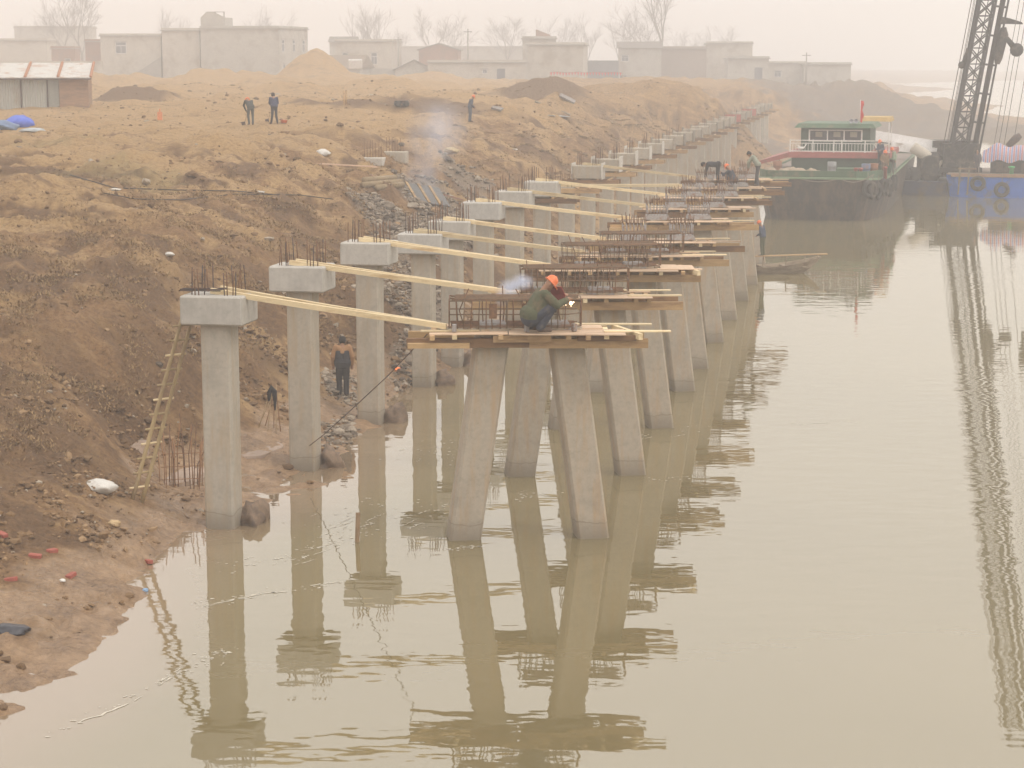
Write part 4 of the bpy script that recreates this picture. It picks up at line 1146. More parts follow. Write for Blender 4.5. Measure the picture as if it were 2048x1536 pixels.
# lattice crane with its piling leader
crane = thing('lattice_crane', 'tall dark lattice boom crane with piling leader leaning to the right', 'crane', KO + Vector((-.15, 2.6, 1.7)), R(-4))
q = MB(); q.box(-.9, 1.7, -.6, 3.6, .35, 2.1); q.build('machine_house', BLK, crane)
q = MB(); q.box(-1.2, 1.9, -.9, 4.0, 0.0, .35); q.build('turntable', BLK, crane)
for i in range(3):
    q = MB(); q.lathe([(.48, -.2), (.5, -.15), (.5, .15), (.48, .2)], 18, 0, Matrix.Translation((-1.9 - .0 * i, -.4 + i * 1.3, .75)) @ Matrix.Rotation(R(90), 4, 'X')); q.build('winch_drum', BLK, crane)
LEAN = .155; BW = 1.15
def bx_(x, y, z):
    return Vector((x + z * LEAN, y, z))
ZB, ZT = .9, 40.5
for x in (-BW / 2, BW / 2):
    for y in (-BW / 2, BW / 2):
        q = MB(); q.bar(bx_(x, y, ZB), bx_(x, y, ZT), .21 if x < 0 else .15, .16, (0, 1, 0)); q.build('chord', BOOMM, crane)
bay = 1.16
q = MB()
h = BW / 2; a_ = .05
for yy in (-h, h):
    q.tube([bx_(-h, yy, 0), bx_(h, yy, bay)], a_, 5); q.tube([bx_(h, yy, 0), bx_(-h, yy, bay)], a_, 5); q.tube([bx_(-h, yy, 0), bx_(h, yy, 0)], a_ * .9, 5)
for xx in (-h, h):
    q.tube([bx_(xx, -h, 0), bx_(xx, h, bay)], a_, 5); q.tube([bx_(xx, -h, 0), bx_(xx, h, 0)], a_, 5)
q.tube([bx_(0, -h, 0), bx_(0, -h, bay)], .035, 5)
bay_me = q.mesh('lacing', BOOMM)
nb_ = int((ZT - ZB) / bay)
for i in range(nb_):
    z = ZB + .05 + i * bay
    link('lacing', bay_me, crane, (z * LEAN, 0, z))
q = MB(); q.box(-h - .12, h + .12, -h - .1, h + .1, -.3, 1.4); q.build('boom_foot', BLK, crane)
# leader beside the boom
for x, r_, nm in ((1.12, .20, 'leader_tube'), (1.52, .075, 'guide_pipe')):
    q = MB(); q.tube([bx_(x, -.2, .2), bx_(x, -.2, ZT - 1)], r_, 10); q.build(nm, BOOMM, crane)
for i in range(18):
    z = 1.6 + i * 2.1
    q = MB(); q.bar(bx_(h, -.2, z), bx_(1.5, -.2, z - .1), .1, .14); q.build('leader_bracket', BOOMM, crane)
# piling hammer and its arms, hung on the leader
def cz(py):      # height on the crane at photo row py
    return atY(1960, py, KO.y + 2.6).z - 1.7
z = cz(42); q = MB(); q.add([bx_(1.2, -.5, z - .25), bx_(1.2, -.5, z + .3), bx_(1.75, -.5, z + .2), bx_(2.75, -.5, z - .1), bx_(2.85, -.5, z - .25), bx_(1.75, -.5, z - .22)] + [p + Vector((0, .4, 0)) for p in (bx_(1.2, -.5, z - .25), bx_(1.2, -.5, z + .3), bx_(1.75, -.5, z + .2), bx_(2.75, -.5, z - .1), bx_(2.85, -.5, z - .25), bx_(1.75, -.5, z - .22))], [(0, 1, 2, 3, 4, 5)[::-1], (6, 7, 8, 9, 10, 11)] + [(i, (i + 1) % 6, 6 + (i + 1) % 6, 6 + i) for i in range(6)]); q.build('top_arm', BLK, crane)
z0_, z1_ = cz(128), cz(55)
q = MB(); q.prism([(1.25, -.75), (1.75, -.75), (1.75, .1), (1.25, .1)], 0, 1, 0); 
q = MB(); q.tube([bx_(1.55, -.4, z0_), bx_(1.55, -.4, z0_ + .4), bx_(1.62, -.4, z1_ - .5), bx_(1.5, -.4, z1_)], [.18, .30, .34, .2], 10); q.build('hammer_body', BLK, crane)
za, zb_ = cz(72), cz(104)
q = MB(); q.tube([bx_(1.7, -.5, za), bx_(2.4, -.5, zb_ + .45)], [.16, .22], 8); q.lathe([(.05, -.2), (.46, -.17), (.50, 0), (.46, .17), (.05, .2)], 14, 0, Matrix.Translation(bx_(2.75, -.5, zb_ + .15)) @ Matrix.Rotation(R(90), 4, 'X')); q.build('hammer_sheave', BLK, crane)
zc_ = cz(130); q = MB(); q.lathe([(.05, -.2), (.24, -.15), (.27, 0), (.24, .15), (.05, .2)], 14, 0, Matrix.Translation(bx_(-.98, -.3, zc_)) @ Matrix.Rotation(R(90), 4, 'X')); q.tube([bx_(-.95, -.3, zc_), bx_(-.75, -.3, zc_ + 1.2)], .12, 6); q.build('side_sheave', BLK, crane)
# ropes
for i, (x0, x1, zt_) in enumerate(((-.95, -.75, 40), (-.85, -.68, 40), (2.9, 4.2, 40), (3.3, 4.4, 40), (4.0, 4.9, 40), (2.6, 3.9, 40), (-1.1, -.8, 40))):
    b_ = bx_(x0, -.2 + .1 * i, 1.2); tp = Vector((x1 + zt_ * LEAN * .96 - (0 if i in (0, 1, 6) else 1.8), -.1, zt_))
    q = MB(); q.tube([b_, tp], .022 if i < 6 else .03, 5); q.build('rope', DKST, crane)
z = cz(60); q = MB(); q.tube([bx_(4.0, -.2, z - .9), bx_(4.0, -.2, z - .3), bx_(4.0, -.2, z + .5), bx_(4.0, -.2, z + .9)], [.12, .35, .42, .15], 8); q.tube([bx_(4.1, -.2, z - .9), bx_(4.1, -.2, z - 1.8)], .12, 6); q.build('hook_block', BLK, crane)
# machine under a striped tarpaulin
m, n, l, b = _new('striped_tarpaulin')
v = mapped(n, l, (1, 1, 1), 'OBJ')
wv = n.new('ShaderNodeTexWave'); wv.inputs['Scale'].default_value = 1.1; wv.inputs['Distortion'].default_value = .6; l.new(v, wv.inputs[0])
cr_ = ramp(n, l, wv.outputs[1], [(.0, (.16, .22, .45)), (.28, (.16, .22, .45)), (.34, (.62, .58, .55)), (.62, (.62, .58, .55)), (.68, (.45, .16, .15)), (1, (.45, .16, .15))])
cr_.node.color_ramp.interpolation = 'LINEAR'
l.new(cr_, b.inputs['Base Color']); b.inputs['Roughness'].default_value = .6
tp = thing('covered_machine', 'machine under a sagging red, white and blue striped tarpaulin on the barge', 'machine', KO + Matrix.Rotation(KRZ, 3, 'Z') @ Vector((1.6, 2.2, 1.7)), KRZ)
q = MB(); nx, ny = 26, 12
vs_ = []
for j in range(ny + 1):
    for i in range(nx + 1):
        x = i / nx * 6.2; t_ = j / ny
        ang = t_ * math.pi
        sag = .12 * math.sin(x * 2.3) + .07 * math.sin(x * 5.1 + t_ * 4)
        hgt_ = (1.05 + sag) * (.55 + .45 * float(sstep(0, .9, np.array(x)))) 
        vs_.append((x - .4, -1.25 * math.cos(ang) * (1 + .04 * math.sin(x * 7)), 1.0 + hgt_ * math.sin(ang) ** .8 - (.12 * abs(math.cos(ang)) ** 3) * (1 + math.sin(x * 4))))
q.add(vs_, [(j * (nx + 1) + i, j * (nx + 1) + i + 1, (j + 1) * (nx + 1) + i + 1, (j + 1) * (nx + 1) + i) for j in range(ny) for i in range(nx)], 0, True)
q.build('tarpaulin', m, tp)
q = MB(); q.box(.2, 5.8, -1.0, 1.0, 0, 1.0); q.build('machine_body', BLK, tp)
for x in (.6, 2.4, 4.4):
    q = MB(); q.box(x, x + .5, -1.15, -1.01, .1, .8); q.build('machine_panel', DKST, tp)
q = MB(); q.tube([(1.3, .8, 1.9), (1.9, .8, 2.5), (2.2, .8, 2.75)], [.22, .3, .2], 8); q.build('exhaust', DKST, tp)
make_person('figure in dark clothes sitting by the striped tarpaulin on the barge', KO + Matrix.Rotation(KRZ, 3, 'Z') @ Vector((.9, .9, 1.72)), KRZ + R(170), dict(lean=10), ('dusk_jacket', (.08, .07, .08)), ('dusk_trousers', (.07, .06, .07)), False, None, .022, 1.0)
# white telescopic crane lying over the deck between the boat and the barge
tc = thing('telescopic_crane', 'white telescopic crane boom lowered between the green boat and the lattice crane', 'crane', KO + Vector((-4.6, 4.0, 1.05)), R(0))
a = atY(1742, 270, KO.y + 4.0) - tc.location; e = atY(1896, 296, KO.y + 4.0) - tc.location
q = MB(); q.bar(a, e, .55, .78); q.build('boom', WBOOM, tc)
q = MB(); q.bar(a + Vector((0, -.3, -.42)), e + Vector((0, -.3, -.42)), .08, .1); q.build('boom_shade_strip', BLK, tc)  # dark strip added as painted shade below the white boom
q = MB(); q.bar(a + Vector((-.9, 0, .12)), a + Vector((.1, 0, 0)), .42, .58); q.build('boom_tip', WBOOM, tc)
a2 = atY(1782, 292, KO.y + 3.4) - tc.location; e2 = atY(1872, 304, KO.y + 3.4) - tc.location
q = MB(); q.bar(a2, e2, .5, .6); q.build('lower_boom', WBOOM, tc)
a3 = atY(1826, 294, KO.y + 2.6) - tc.location; e3 = atY(1880, 330, KO.y + 2.6) - tc.location
q = MB(); q.tube([a3, e3], .42, 14); q.build('lift_cylinder', mat('cream_cylinder', (.52, .46, .38), .5, 3, .15), tc)
q = MB(); q.box(3.0, 6.4, -.6, 2.2, .2, 2.9); q.build('counterweight', BLK, tc)
q = MB(); q.cbox(1.9, 3.5, -1.9, .2, .0, 2.1, .35); q.build('winch_housing', BLK, tc)
q = MB(); q.box(-.4, 1.9, -1.2, 1.2, .0, .9); q.build('chassis', BLK, tc)
for i in range(3):
    q = MB(); q.lathe([(.12, -.16), (.46, -.15), (.5, -.08), (.5, .08), (.46, .15), (.12, .16)], 16, 0, Matrix.Translation((-.1 + i * .85, -1.45, .5)) @ Matrix.Rotation(R(90), 4, 'X')); q.build('wheel', RUB, tc)

# ------------------------------------------------------------------ wooden skiff
SKW = mat('old_boat_planks', (.33, .255, .175), .85, 6, .25, c2=(.18, .13, .09), amt=.4, scale2=2, stretch=(.4, 1.5, 2))
sk = thing('skiff', 'weathered wooden skiff with raised bow moored at the outermost piles', 'skiff', (12.15, 93.9, 0), R(6))
def sk_ring(w, z0, L0, L1):
    pts = []
    for i in range(13):
        x = L0 + (L1 - L0) * i / 12
        t = (x + 3.2) / 5.6
        hw = w * (.75 + .25 * math.sin(min(max(t, 0), 1) * math.pi)) * (1 - .55 * max(0, (t - .7) / .3) ** 2)
        rise = .42 * max(0, (t - .5) / .5) ** 2 + .12 * max(0, (.25 - t) / .25) ** 2
        pts.append((x, hw, z0 + rise))
    return [(x, -y, z) for x, y, z in pts] + [(x, y, z) for x, y, z in pts[::-1]]
loft([sk_ring(.45, -.22, -2.8, 1.5), sk_ring(.62, .0, -3.0, 1.9), sk_ring(.78, .34, -3.2, 2.4), sk_ring(.72, .34, -3.15, 2.33), sk_ring(.55, .06, -2.9, 1.8)]).build('hull', SKW, sk)
q = MB(); fl_ = sk_ring(.55, .065, -2.9, 1.8); q.add(fl_, [tuple(range(len(fl_)))]); q.build('floor', SKW, sk)
for x in (-1.6, -.4, .7, 1.5):
    q = MB(); q.box(x - .1, x + .1, -.72, .72, .30, .34); q.build('thwart', SKW, sk)
q = MB(); q.bar((-2.0, -.35, .80), (2.65, -.35, .90), .22, .05); pk = q.build('top_plank', MIDW, sk)
for x in (-1.6, -.4, .7, 1.6, 2.2):
    q = MB(); q.bar((x - .05, -.35, .18 if x < 1.5 else .5), (x, -.35, .80), .05, .05); q.build('strut', SKW, sk)
make_person('man in dark blue jacket and orange helmet standing in the wooden skiff', (11.75, 93.6, .80), R(60), dict(lean=8, nod=18, wrR=(.12, .22, 1.0), wrL=(-.15, .2, 1.0)), ('boatman_jacket', (.07, .085, .125)), ('boatman_trousers', (.11, .115, .07)), True, None, .018, 1.0)

# deck clutter on the green boat
DRUM = [mat('blue_drum', (.08, .14, .26), .5, 3, .2, c2=(.2, .1, .06), amt=.3), mat('rust_drum', (.26, .12, .07), .7, 3, .3), mat('grey_drum', (.25, .25, .25), .6, 3, .2)]
for i, (x, y, mi, lab) in enumerate(((2.9, 2.6, 0, 'dull blue drum on the bow deck of the green boat'), (3.35, 3.1, 1, 'rusty drum beside the blue one on the boat deck'), (.6, 4.6, 2, 'grey drum in front of the boat house'), (-2.9, 4.8, 1, 'rusty drum at the left of the boat house'))):
    q = MB(); q.lathe([(.27, 0), (.29, .02), (.28, .3), (.295, .31), (.28, .33), (.28, .6), (.295, .61), (.28, .63), (.29, .9), (.26, .91), (.25, .88)], 14)
    tag(q.build('drum', DRUM[mi], loc=boat_pt(x, y, 2.56)), lab, 'drum', 'drums on the boat deck')
for i, (x, y, w_, h_, lab) in enumerate(((1.9, 2.0, .5, .35, 'wooden crate on the bow deck beside the hatch of the boat'), (3.7, 6.9, .4, .8, 'tall box against the right of the boat house'), (-.9, 5.2, .7, .3, 'flat crate before the boat house'))):
    q = MB(); q.cbox(-w_, w_, -.3, .3, 0, h_, .02)
    tag(q.build('crate', GRYW if i != 1 else DGREEN, loc=boat_pt(x, y, 2.56), rot=(0, 0, .3 * i)), lab, 'crate', 'crates on the boat deck')
for i, (x0, x1) in enumerate(((-2.0, 2.4), (1.0, 3.6))):
    q = MB(); q.tube([boat_pt(x0 + (x1 - x0) * t, .12 + .4 * abs(t - .5), 2.95 - .5 * math.sin(math.pi * t)) - boat_pt(x0, .2, 2.9) for t in np.linspace(0, 1, 9)], .03, 5)
    tag(q.build('mooring_rope', ROPE, loc=boat_pt(x0, .0, 2.9)), ['slack rope along the inside of the boat bow', 'slack rope at the right of the boat bow'][i], 'rope')
# ------------------------------------------------------------------ village behind the bank
PLAS = mat('grey_plaster', (.42, .395, .35), .9, .9, .15, c2=(.28, .245, .205), amt=.35, scale2=.35)
PLAS2 = mat('buff_plaster', (.47, .43, .37), .9, .9, .14, c2=(.33, .28, .22), amt=.3, scale2=.35)
SMOKE_BRICK = mat('dull_red_brick', (.30, .16, .105), .9, 2, .2, c2=(.22, .14, .10), amt=.4, scale2=.6)
SLATE = mat('grey_tile_roof', (.17, .145, .125), .9, 2, .25)
BLUEW = mat('bluish_wall', (.22, .225, .24), .9, 1, .15)
WFR = mat('white_window_frame', (.62, .61, .60), .6, 3, .1, bump=0)
WGL = mat('far_window_glass', (.10, .11, .13), .2, 3, .2, spec=.5, bump=0)
DOOR = mat('dark_door', (.10, .10, .12), .7, 3, .2)
CONCB = mat('bare_slab_edge', (.29, .265, .235), .9, 1.5, .2)
def house(name, label, pxl, pxr, pyt, pyb, Y, depth, rz, wall, roof='flat', wins=(), doors=(), side_wins=(), cat='house', ridge_h=1.6, roofm=None, group=None):
    """box house whose front runs between two photo columns at depth Y; openings in fractions of the front"""
    Y = Y * 1.14
    a = atY(pxl, pyb, Y); b_ = atY(pxr, pyb, Y)
    w = (b_.x - a.x) / math.cos(rz)
    z0 = min(a.z, float(ground_full([(a.x + b_.x) / 2], [Y])[0])) - .8
    zt = atY(pxl, pyt, Y).z
    t = thing(name, label, cat, (a.x, Y, z0), rz, group)
    H_ = zt - z0
    zb = a.z - z0
    q = MB(); q.box(0, w, 0, depth, 0, H_); wl_ = q.build('wall', wall, t)
    if roof == 'flat':
        q = MB(); q.box(-.25, w + .25, -.3, depth + .2, H_ + .003, H_ + .16); rf = q.build('roof_slab', CONCB, t)
        q = MB(); q.box(-.1, w + .1, -.12, .1, H_ + .163, H_ + .5); q.build('parapet', wall, rf)
        q = MB(); q.box(w - .1, w + .1, .103, depth, H_ + .163, H_ + .5); q.build('parapet', wall, rf)
    elif roof == 'gable':     # ridge along depth, gable towards the river
        q = MB(); q.add([(0, 0, H_), (w, 0, H_), (w / 2, 0, H_ + ridge_h), (0, depth, H_), (w, depth, H_), (w / 2, depth, H_ + ridge_h)], [(0, 1, 2), (3, 5, 4), (0, 3, 4, 1)]); q.build('gable', wall, t)
        for s in (0, 1):
            x0, x1 = (-.35, w / 2) if s == 0 else (w + .35, w / 2)
            z0_ = H_ - .35 * ridge_h / (w / 2)
            q = MB(); q.add([(x0, -.3, z0_ + .02), (x1, -.3, H_ + ridge_h + .02), (x1, depth + .3, H_ + ridge_h + .02), (x0, depth + .3, z0_ + .02), (x0, -.3, z0_ + .18), (x1, -.3, H_ + ridge_h + .18), (x1, depth + .3, H_ + ridge_h + .18), (x0, depth + .3, z0_ + .18)], [(0, 1, 2, 3), (7, 6, 5, 4), (0, 4, 5, 1), (3, 2, 6, 7), (0, 3, 7, 4)]); q.build('roof_slope', roofm or SLATE, t)
    elif roof == 'ridge':     # ridge along the front
        q = MB(); q.add([(-.3, -.4, H_), (w + .3, -.4, H_), (w + .3, depth / 2, H_ + ridge_h), (-.3, depth / 2, H_ + ridge_h), (-.3, depth + .4, H_), (w + .3, depth + .4, H_)], [(0, 1, 2, 3), (3, 2, 5, 4), (0, 3, 4), (1, 5, 2), (0, 4, 5, 1)]); q.build('roof', roofm or SLATE, t)
    def opening(nm, fx, fz, ww, hh, y=-.0, glass=True, side=False):
        def B(q, x0, x1, y0, y1, z0_, z1_):
            if side: q.box(w - y1, w - y0, x0, x1, z0_, z1_)
            else: q.box(x0, x1, y0, y1, z0_, z1_)
        L_ = depth if side else w
        x = fx * L_; zz = zb + fz * (H_ - zb)
        fr_ = MB()
        tt = .09
        for x0, x1, z0_, z1_ in ((x - ww / 2 - tt, x + ww / 2 + tt, zz - tt, zz), (x - ww / 2 - tt, x + ww / 2 + tt, zz + hh, zz + hh + tt), (x - ww / 2 - tt, x - ww / 2, zz, zz + hh), (x + ww / 2, x + ww / 2 + tt, zz, zz + hh), (x - .03, x + .03, zz, zz + hh * .66), (x - ww / 2, x + ww / 2, zz + hh * .66, zz + hh * .72)):
            B(fr_, x0, x1, -.06, .0 - .003, z0_, z1_)
        o_ = fr_.build(nm, WFR if glass else DOOR, t)
        q = MB(); B(q, x - ww / 2, x + ww / 2, -.025, -.006, zz, zz + hh); q.build('pane' if glass else 'door_leaf', WGL if glass else DOOR, o_)
        if glass:
            q = MB(); B(q, x - ww / 2 - .2, x + ww / 2 + .2, -.28, -.003, zz + hh + tt + .003, zz + hh + tt + .10); q.build('lintel', CONCB, o_)
    for wdw in wins: opening('window', *wdw)
    for wdw in side_wins: opening('window', *wdw, side=True)
    for d in doors: opening('door', *d, glass=False)
    return t, w, H_, zb
A, wA, hA, zbA = house('village_house', 'large two-storey grey house with a stair tower on its flat roof', 403, 563, 58, 158, 300, 15, R(-13), PLAS, wins=((.19, .02, .9, .5),), doors=(), side_wins=((.14, .55, 1.1, 1.9), (.50, .55, 1.1, 1.9), (.84, .55, 1.1, 1.9), (.16, .03, .9, 2.2)))
q = MB(); q.box(0, 4.3, .2, 4, hA + .17, hA + 1.9); q.build('stair_tower', PLAS, A)
q = MB(); q.prism([(0, .2), (4.3, .2), (4.3, .4), (0, .4)], hA + 1.9, hA + 2.75, 0, [(.95, .2), (2.5, .2), (2.5, .4), (.95, .4)]); q.build('tower_wall', PLAS, A)
q = MB(); q.box(1.0, 4.3, .2, .45, hA + 2.753, hA + 2.87); q.build('tower_beam', CONCB, A)
for x in (4.1, 2.52):
    q = MB(); q.box(x, x + .18, .2, .4, hA + 1.903, hA + 2.75); q.build('tower_post', CONCB, A)
house('village_house', 'blank grey two-storey annexe at the left of the stair-tower house', 326, 402, 62, 156, 301.5, 10, R(-6), PLAS2)
Bh, wB, hB, zbB = house('village_house', 'lower grey house with one white-framed window left of the annexe', 203, 325, 73, 156, 303, 9, R(-4), PLAS2, wins=((.34, .60, 1.7, 1.8),))
q = MB(); q.add([(w_x, -1.2 if k else -.05, z) for k in (0, 1) for w_x, z in ((wB * .45, zbB - .2), (wB * 1.02, zbB - .2), (wB * 1.02, zbB + 3.6))], [(3, 4, 5), (2, 1, 0), (0, 1, 4, 3), (1, 2, 5, 4), (2, 0, 3, 5)]); q.build('outside_stair', CONCB, Bh)
house('village_house', 'buff two-storey house with two dark windows right of the earth mound', 672, 786, 84, 160, 330, 9, R(-8), PLAS2, wins=((.17, .42, 1.0, 2.0), (.68, .42, 1.0, 2.0)))
house('village_house', 'hip-roofed house behind the buff two-window house', 660, 712, 84, 150, 352, 7, 0, PLAS, 'ridge', ridge_h=1.1, roofm=SLATE)
house('tiled_cottage', 'low cottage with brown tiled roof just behind the earth mound', 622, 722, 136, 163, 288, 6, R(-16), PLAS, 'ridge', ridge_h=2.1, roofm=mat('brown_tile_roof', (.22, .165, .12), .9, 2, .25))
q = MB(); q.cbox(0, 2.2, 0, .5, 0, 1.5, .1); tag(q.build('plastic_sheet', mat('white_plastic_sheet', (.66, .64, .62), .5, 3, .1), loc=atY(697, 138, 322), rot=(.3, 0, 0)), 'white plastic sheet over the end of the brown tiled cottage', 'sheet')
house('brick_house', 'dull red brick house with a gable in the middle of the village', 838, 916, 100, 160, 332, 8, R(-3), SMOKE_BRICK, 'gable', ridge_h=1.1, roofm=SLATE)
house('tiled_cottage', 'grey gabled cottage in front of the red brick house', 790, 868, 140, 164, 285, 7, R(4), PLAS, 'gable', ridge_h=1.5)
house('outbuilding', 'long low whitewashed outbuilding with dark doorway and small window', 856, 1052, 126, 164, 282, 5, 0, PLAS2, wins=((.58, .48, .6, .5),), doors=((.745, .0, 1.1, 2.0),))
house('village_house', 'big blank-walled buff building in the middle of the village', 1055, 1166, 91, 160, 283, 14, R(-5), PLAS2)
Eh, wE, hE, _z = house('village_house', 'grey house with a sloping roof slab behind the blank-walled building', 1045, 1112, 78, 150, 318, 8, 0, PLAS)
q = MB(); q.add([(2.4, 0, hE + .17), (5.0, 0, hE + .17), (5.0, 0, hE + .7), (2.4, 0, hE + 1.7), (2.4, 3, hE + .17), (5.0, 3, hE + .17), (5.0, 3, hE + .7), (2.4, 3, hE + 1.7)], [(0, 1, 2, 3), (7, 6, 5, 4), (3, 2, 6, 7), (1, 5, 6, 2), (0, 3, 7, 4)]); q.build('roof_shelter', SMOKE_BRICK, Eh)
house('yard_wall', 'bluish yard wall right of the blank-walled building', 1174, 1237, 121, 158, 296, .4, 0, BLUEW, 'none', cat='wall')
house('village_house', 'grey two-storey house with eaves under the tall bare tree', 1236, 1322, 96, 164, 330, 9, R(-3), PLAS, 'ridge', ridge_h=1.2, wins=((.16, .62, 1.2, 1.0), (.12, .12, 1.3, .6)))
house('village_house', 'plain wide brick-grey house right of the tall bare tree', 1320, 1412, 98, 164, 335, 9, 0, mat('brick_grey', (.30, .24, .20), .9, 1.5, .15))
house('village_house', 'pale flat-roofed house stepping above its neighbours on the right', 1412, 1503, 88, 164, 345, 9, R(-4), PLAS2, wins=((.8, .45, 1.2, 1.6),))
house('outbuilding', 'low reddish-roofed outbuilding in front of the pale stepped house', 1455, 1537, 118, 164, 318, 6, 0, PLAS, 'flat', doors=((.75, .02, 1.2, 2.4),))
house('outbuilding', 'long low pale building left of the rounded bush', 1537, 1610, 128, 164, 325, 6, 0, PLAS2, wins=((.25, .3, 1.1, 1.0),))
house('outbuilding', 'last low grey building at the right end of the village', 1608, 1700, 130, 166, 320, 6, R(-4), PLAS)
house('village_house', 'hazy long grey building at the far left behind the trees', 32, 180, 56, 150, 420, 9, 0, PLAS)
house('village_house', 'hazy low building at the left edge behind the shed', -40, 96, 82, 150, 345, 8, 0, PLAS2)
house('brick_house', 'small red brick lean-to beside the lower window house', 172, 206, 84, 140, 310, 5, 0, SMOKE_BRICK)
house('brick_house', 'low brick outhouse left of the bare tree pair', 104, 150, 98, 140, 325, 5, 0, SMOKE_BRICK, wins=((.7, .2, .9, 1.2),))
house('yard_wall', 'long low grey yard wall behind the tin shed', 0, 205, 122, 156, 290, .4, 0, PLAS2, 'none', cat='wall')
house('yard_wall', 'low grey yard wall in front of the buff two-window house', 728, 800, 137, 162, 290, .4, 0, PLAS, 'none', cat='wall')
house('village_house', 'faint long roofline behind the middle of the village', 760, 1060, 96, 150, 460, 8, 0, PLAS)
# red pennants strung on stakes along the crest
REDP = mat('red_pennant', (.65, .10, .10), .8, 3, .2, bump=0)
rp = thing('pennant_line', 'string of red pennants along the crest before the blank-walled building', 'pennants', atY(1100, 160, 262))
q = MB(); q.tube([(i * .95, 0, 1.0 + .06 * math.sin(i * 2)) for i in range(11)], .02, 4); q.build('string', ROPE, rp)
for i in range(24):
    x = i * .39; q = MB(); z = .98 + .04 * math.sin(i)
    q.add([(x, 0, z), (x + .3, .02, z), (x + .14, .06, z - .45)], [(0, 1, 2)]); q.build('pennant', REDP, rp)
for x in (0, 4.7, 9.4):
    q = MB(); q.tube([(x, 0, -.6), (x, 0, 1.1)], .03, 5); q.build('stake', SPW, rp)
# ------------------------------------------------------------------ tin and brick shed on the plateau
TIN = mat('weathered_tin_sheet', (.38, .375, .335), .6, 2, .15, c2=(.27, .20, .14), amt=.25, scale2=.8, stretch=(1, 1, .3))
SHBR = mat('orange_brown_shed_brick', (.34, .205, .125), .9, 5, .25, c2=(.24, .15, .10), amt=.45, scale2=1.5, stretch=(.5, .5, 2.5))
ROOFS = mat('pale_roof_sheet', (.56, .53, .49), .7, 2, .15, c2=(.42, .28, .2), amt=.25)
RTILE = mat('terracotta_ridge_tile', (.45, .21, .12), .85, 6, .3)
sa = atY(178, 220, 138); 
shed = thing('tin_shed', 'low shed of pale tin panels and orange brick at the left edge', 'shed', (sa.x, sa.y, gz_at(sa.x, sa.y) - .15), R(9))
zt_ = atY(178, 156, 138).z - shed.location.z
q = MB(); q.box(-1.95, 0, 0, 5, 0, zt_); q.build('brick_wall', SHBR, shed)
xs_ = [-1.96, -2.75, -4.5, -6.3, -8.2]
for i in range(4):
    q = MB()
    for j in range(10):      # corrugations
        w_ = (xs_[i] - xs_[i + 1] - .07) / 10
        x0 = xs_[i + 1] + .06 + j * w_
        q.add([(x0, .08, 0), (x0 + w_ / 2, .04, 0), (x0 + w_, .08, 0), (x0, .08, zt_ - .12), (x0 + w_ / 2, .04, zt_ - .12), (x0 + w_, .08, zt_ - .12)], [(0, 1, 4, 3), (1, 2, 5, 4)])
    q.build('tin_panel', TIN, shed)
    q = MB(); q.box(xs_[i + 1] - .03, xs_[i + 1] + .05, .0, .12, 0, zt_ - .05); q.build('post', DKST, shed)
q = MB(); q.box(-8.2, -1.97, .12, 5, 0, zt_ - .1); q.build('inner_wall', GRYW, shed)
for i in range(4):
    x0 = -8.5 + i * 2.18; x1 = x0 + 2.14
    q = MB(); q.add([(x0, -.35, zt_ - .02), (x1, -.35, zt_ - .02), (x1, 5.2, zt_ + .95), (x0, 5.2, zt_ + .95), (x0, -.35, zt_ + .05), (x1, -.35, zt_ + .05), (x1, 5.2, zt_ + 1.02), (x0, 5.2, zt_ + 1.02)], [(3, 2, 1, 0), (4, 5, 6, 7), (0, 1, 5, 4), (1, 2, 6, 5), (3, 0, 4, 7), (2, 3, 7, 6)])
    q.build('roof_sheet', ROOFS, shed)
    q = MB()
    for j in range(9):
        y = -.3 + j * .6; z = zt_ + .06 + (y + .35) / 5.55 * .97
        q.tube([(x1 + .02, y, z + .03), (x1 + .02, y + .58, z + .13)], .10, 7)
    q.build('ridge_tiles', RTILE, shed)
q = MB(); q.bar((-8.5, -.4, zt_ - .06), (.25, -.4, zt_ - .06), .08, .1); q.build('eaves_board', DKST, shed)
# blue tarpaulin heap and sheets
tp_ = gpx(40, 254)
def heap(name, label, cat, p, rx, ry, rz_, m, seed):
    return lump(name, label, cat, (p.x, p.y, p.z + rz_ * .25), rx, ry, rz_, m, seed)
BTARP = mat('blue_tarpaulin', (.10, .16, .60), .5, 3, .2, bump=.5, bdist=.06)
heap('tarpaulin_heap', 'bright blue tarpaulin heap on the grass in front of the shed', 'tarpaulin', tp_, .75, .6, .48, BTARP, 5)
heap('tarpaulin_heap', 'dull grey-blue tarpaulin at the left edge beside the bright blue heap', 'tarpaulin', gpx(8, 256), .7, .6, .28, mat('grey_blue_tarpaulin', (.16, .22, .34), .6, 3, .2), 6)
heap('sheet', 'pale grey sheet lying right of the blue tarpaulin heap', 'sheet', gpx(66, 262), .55, .5, .12, mat('pale_sheet', (.42, .45, .46), .6, 3, .15), 8)
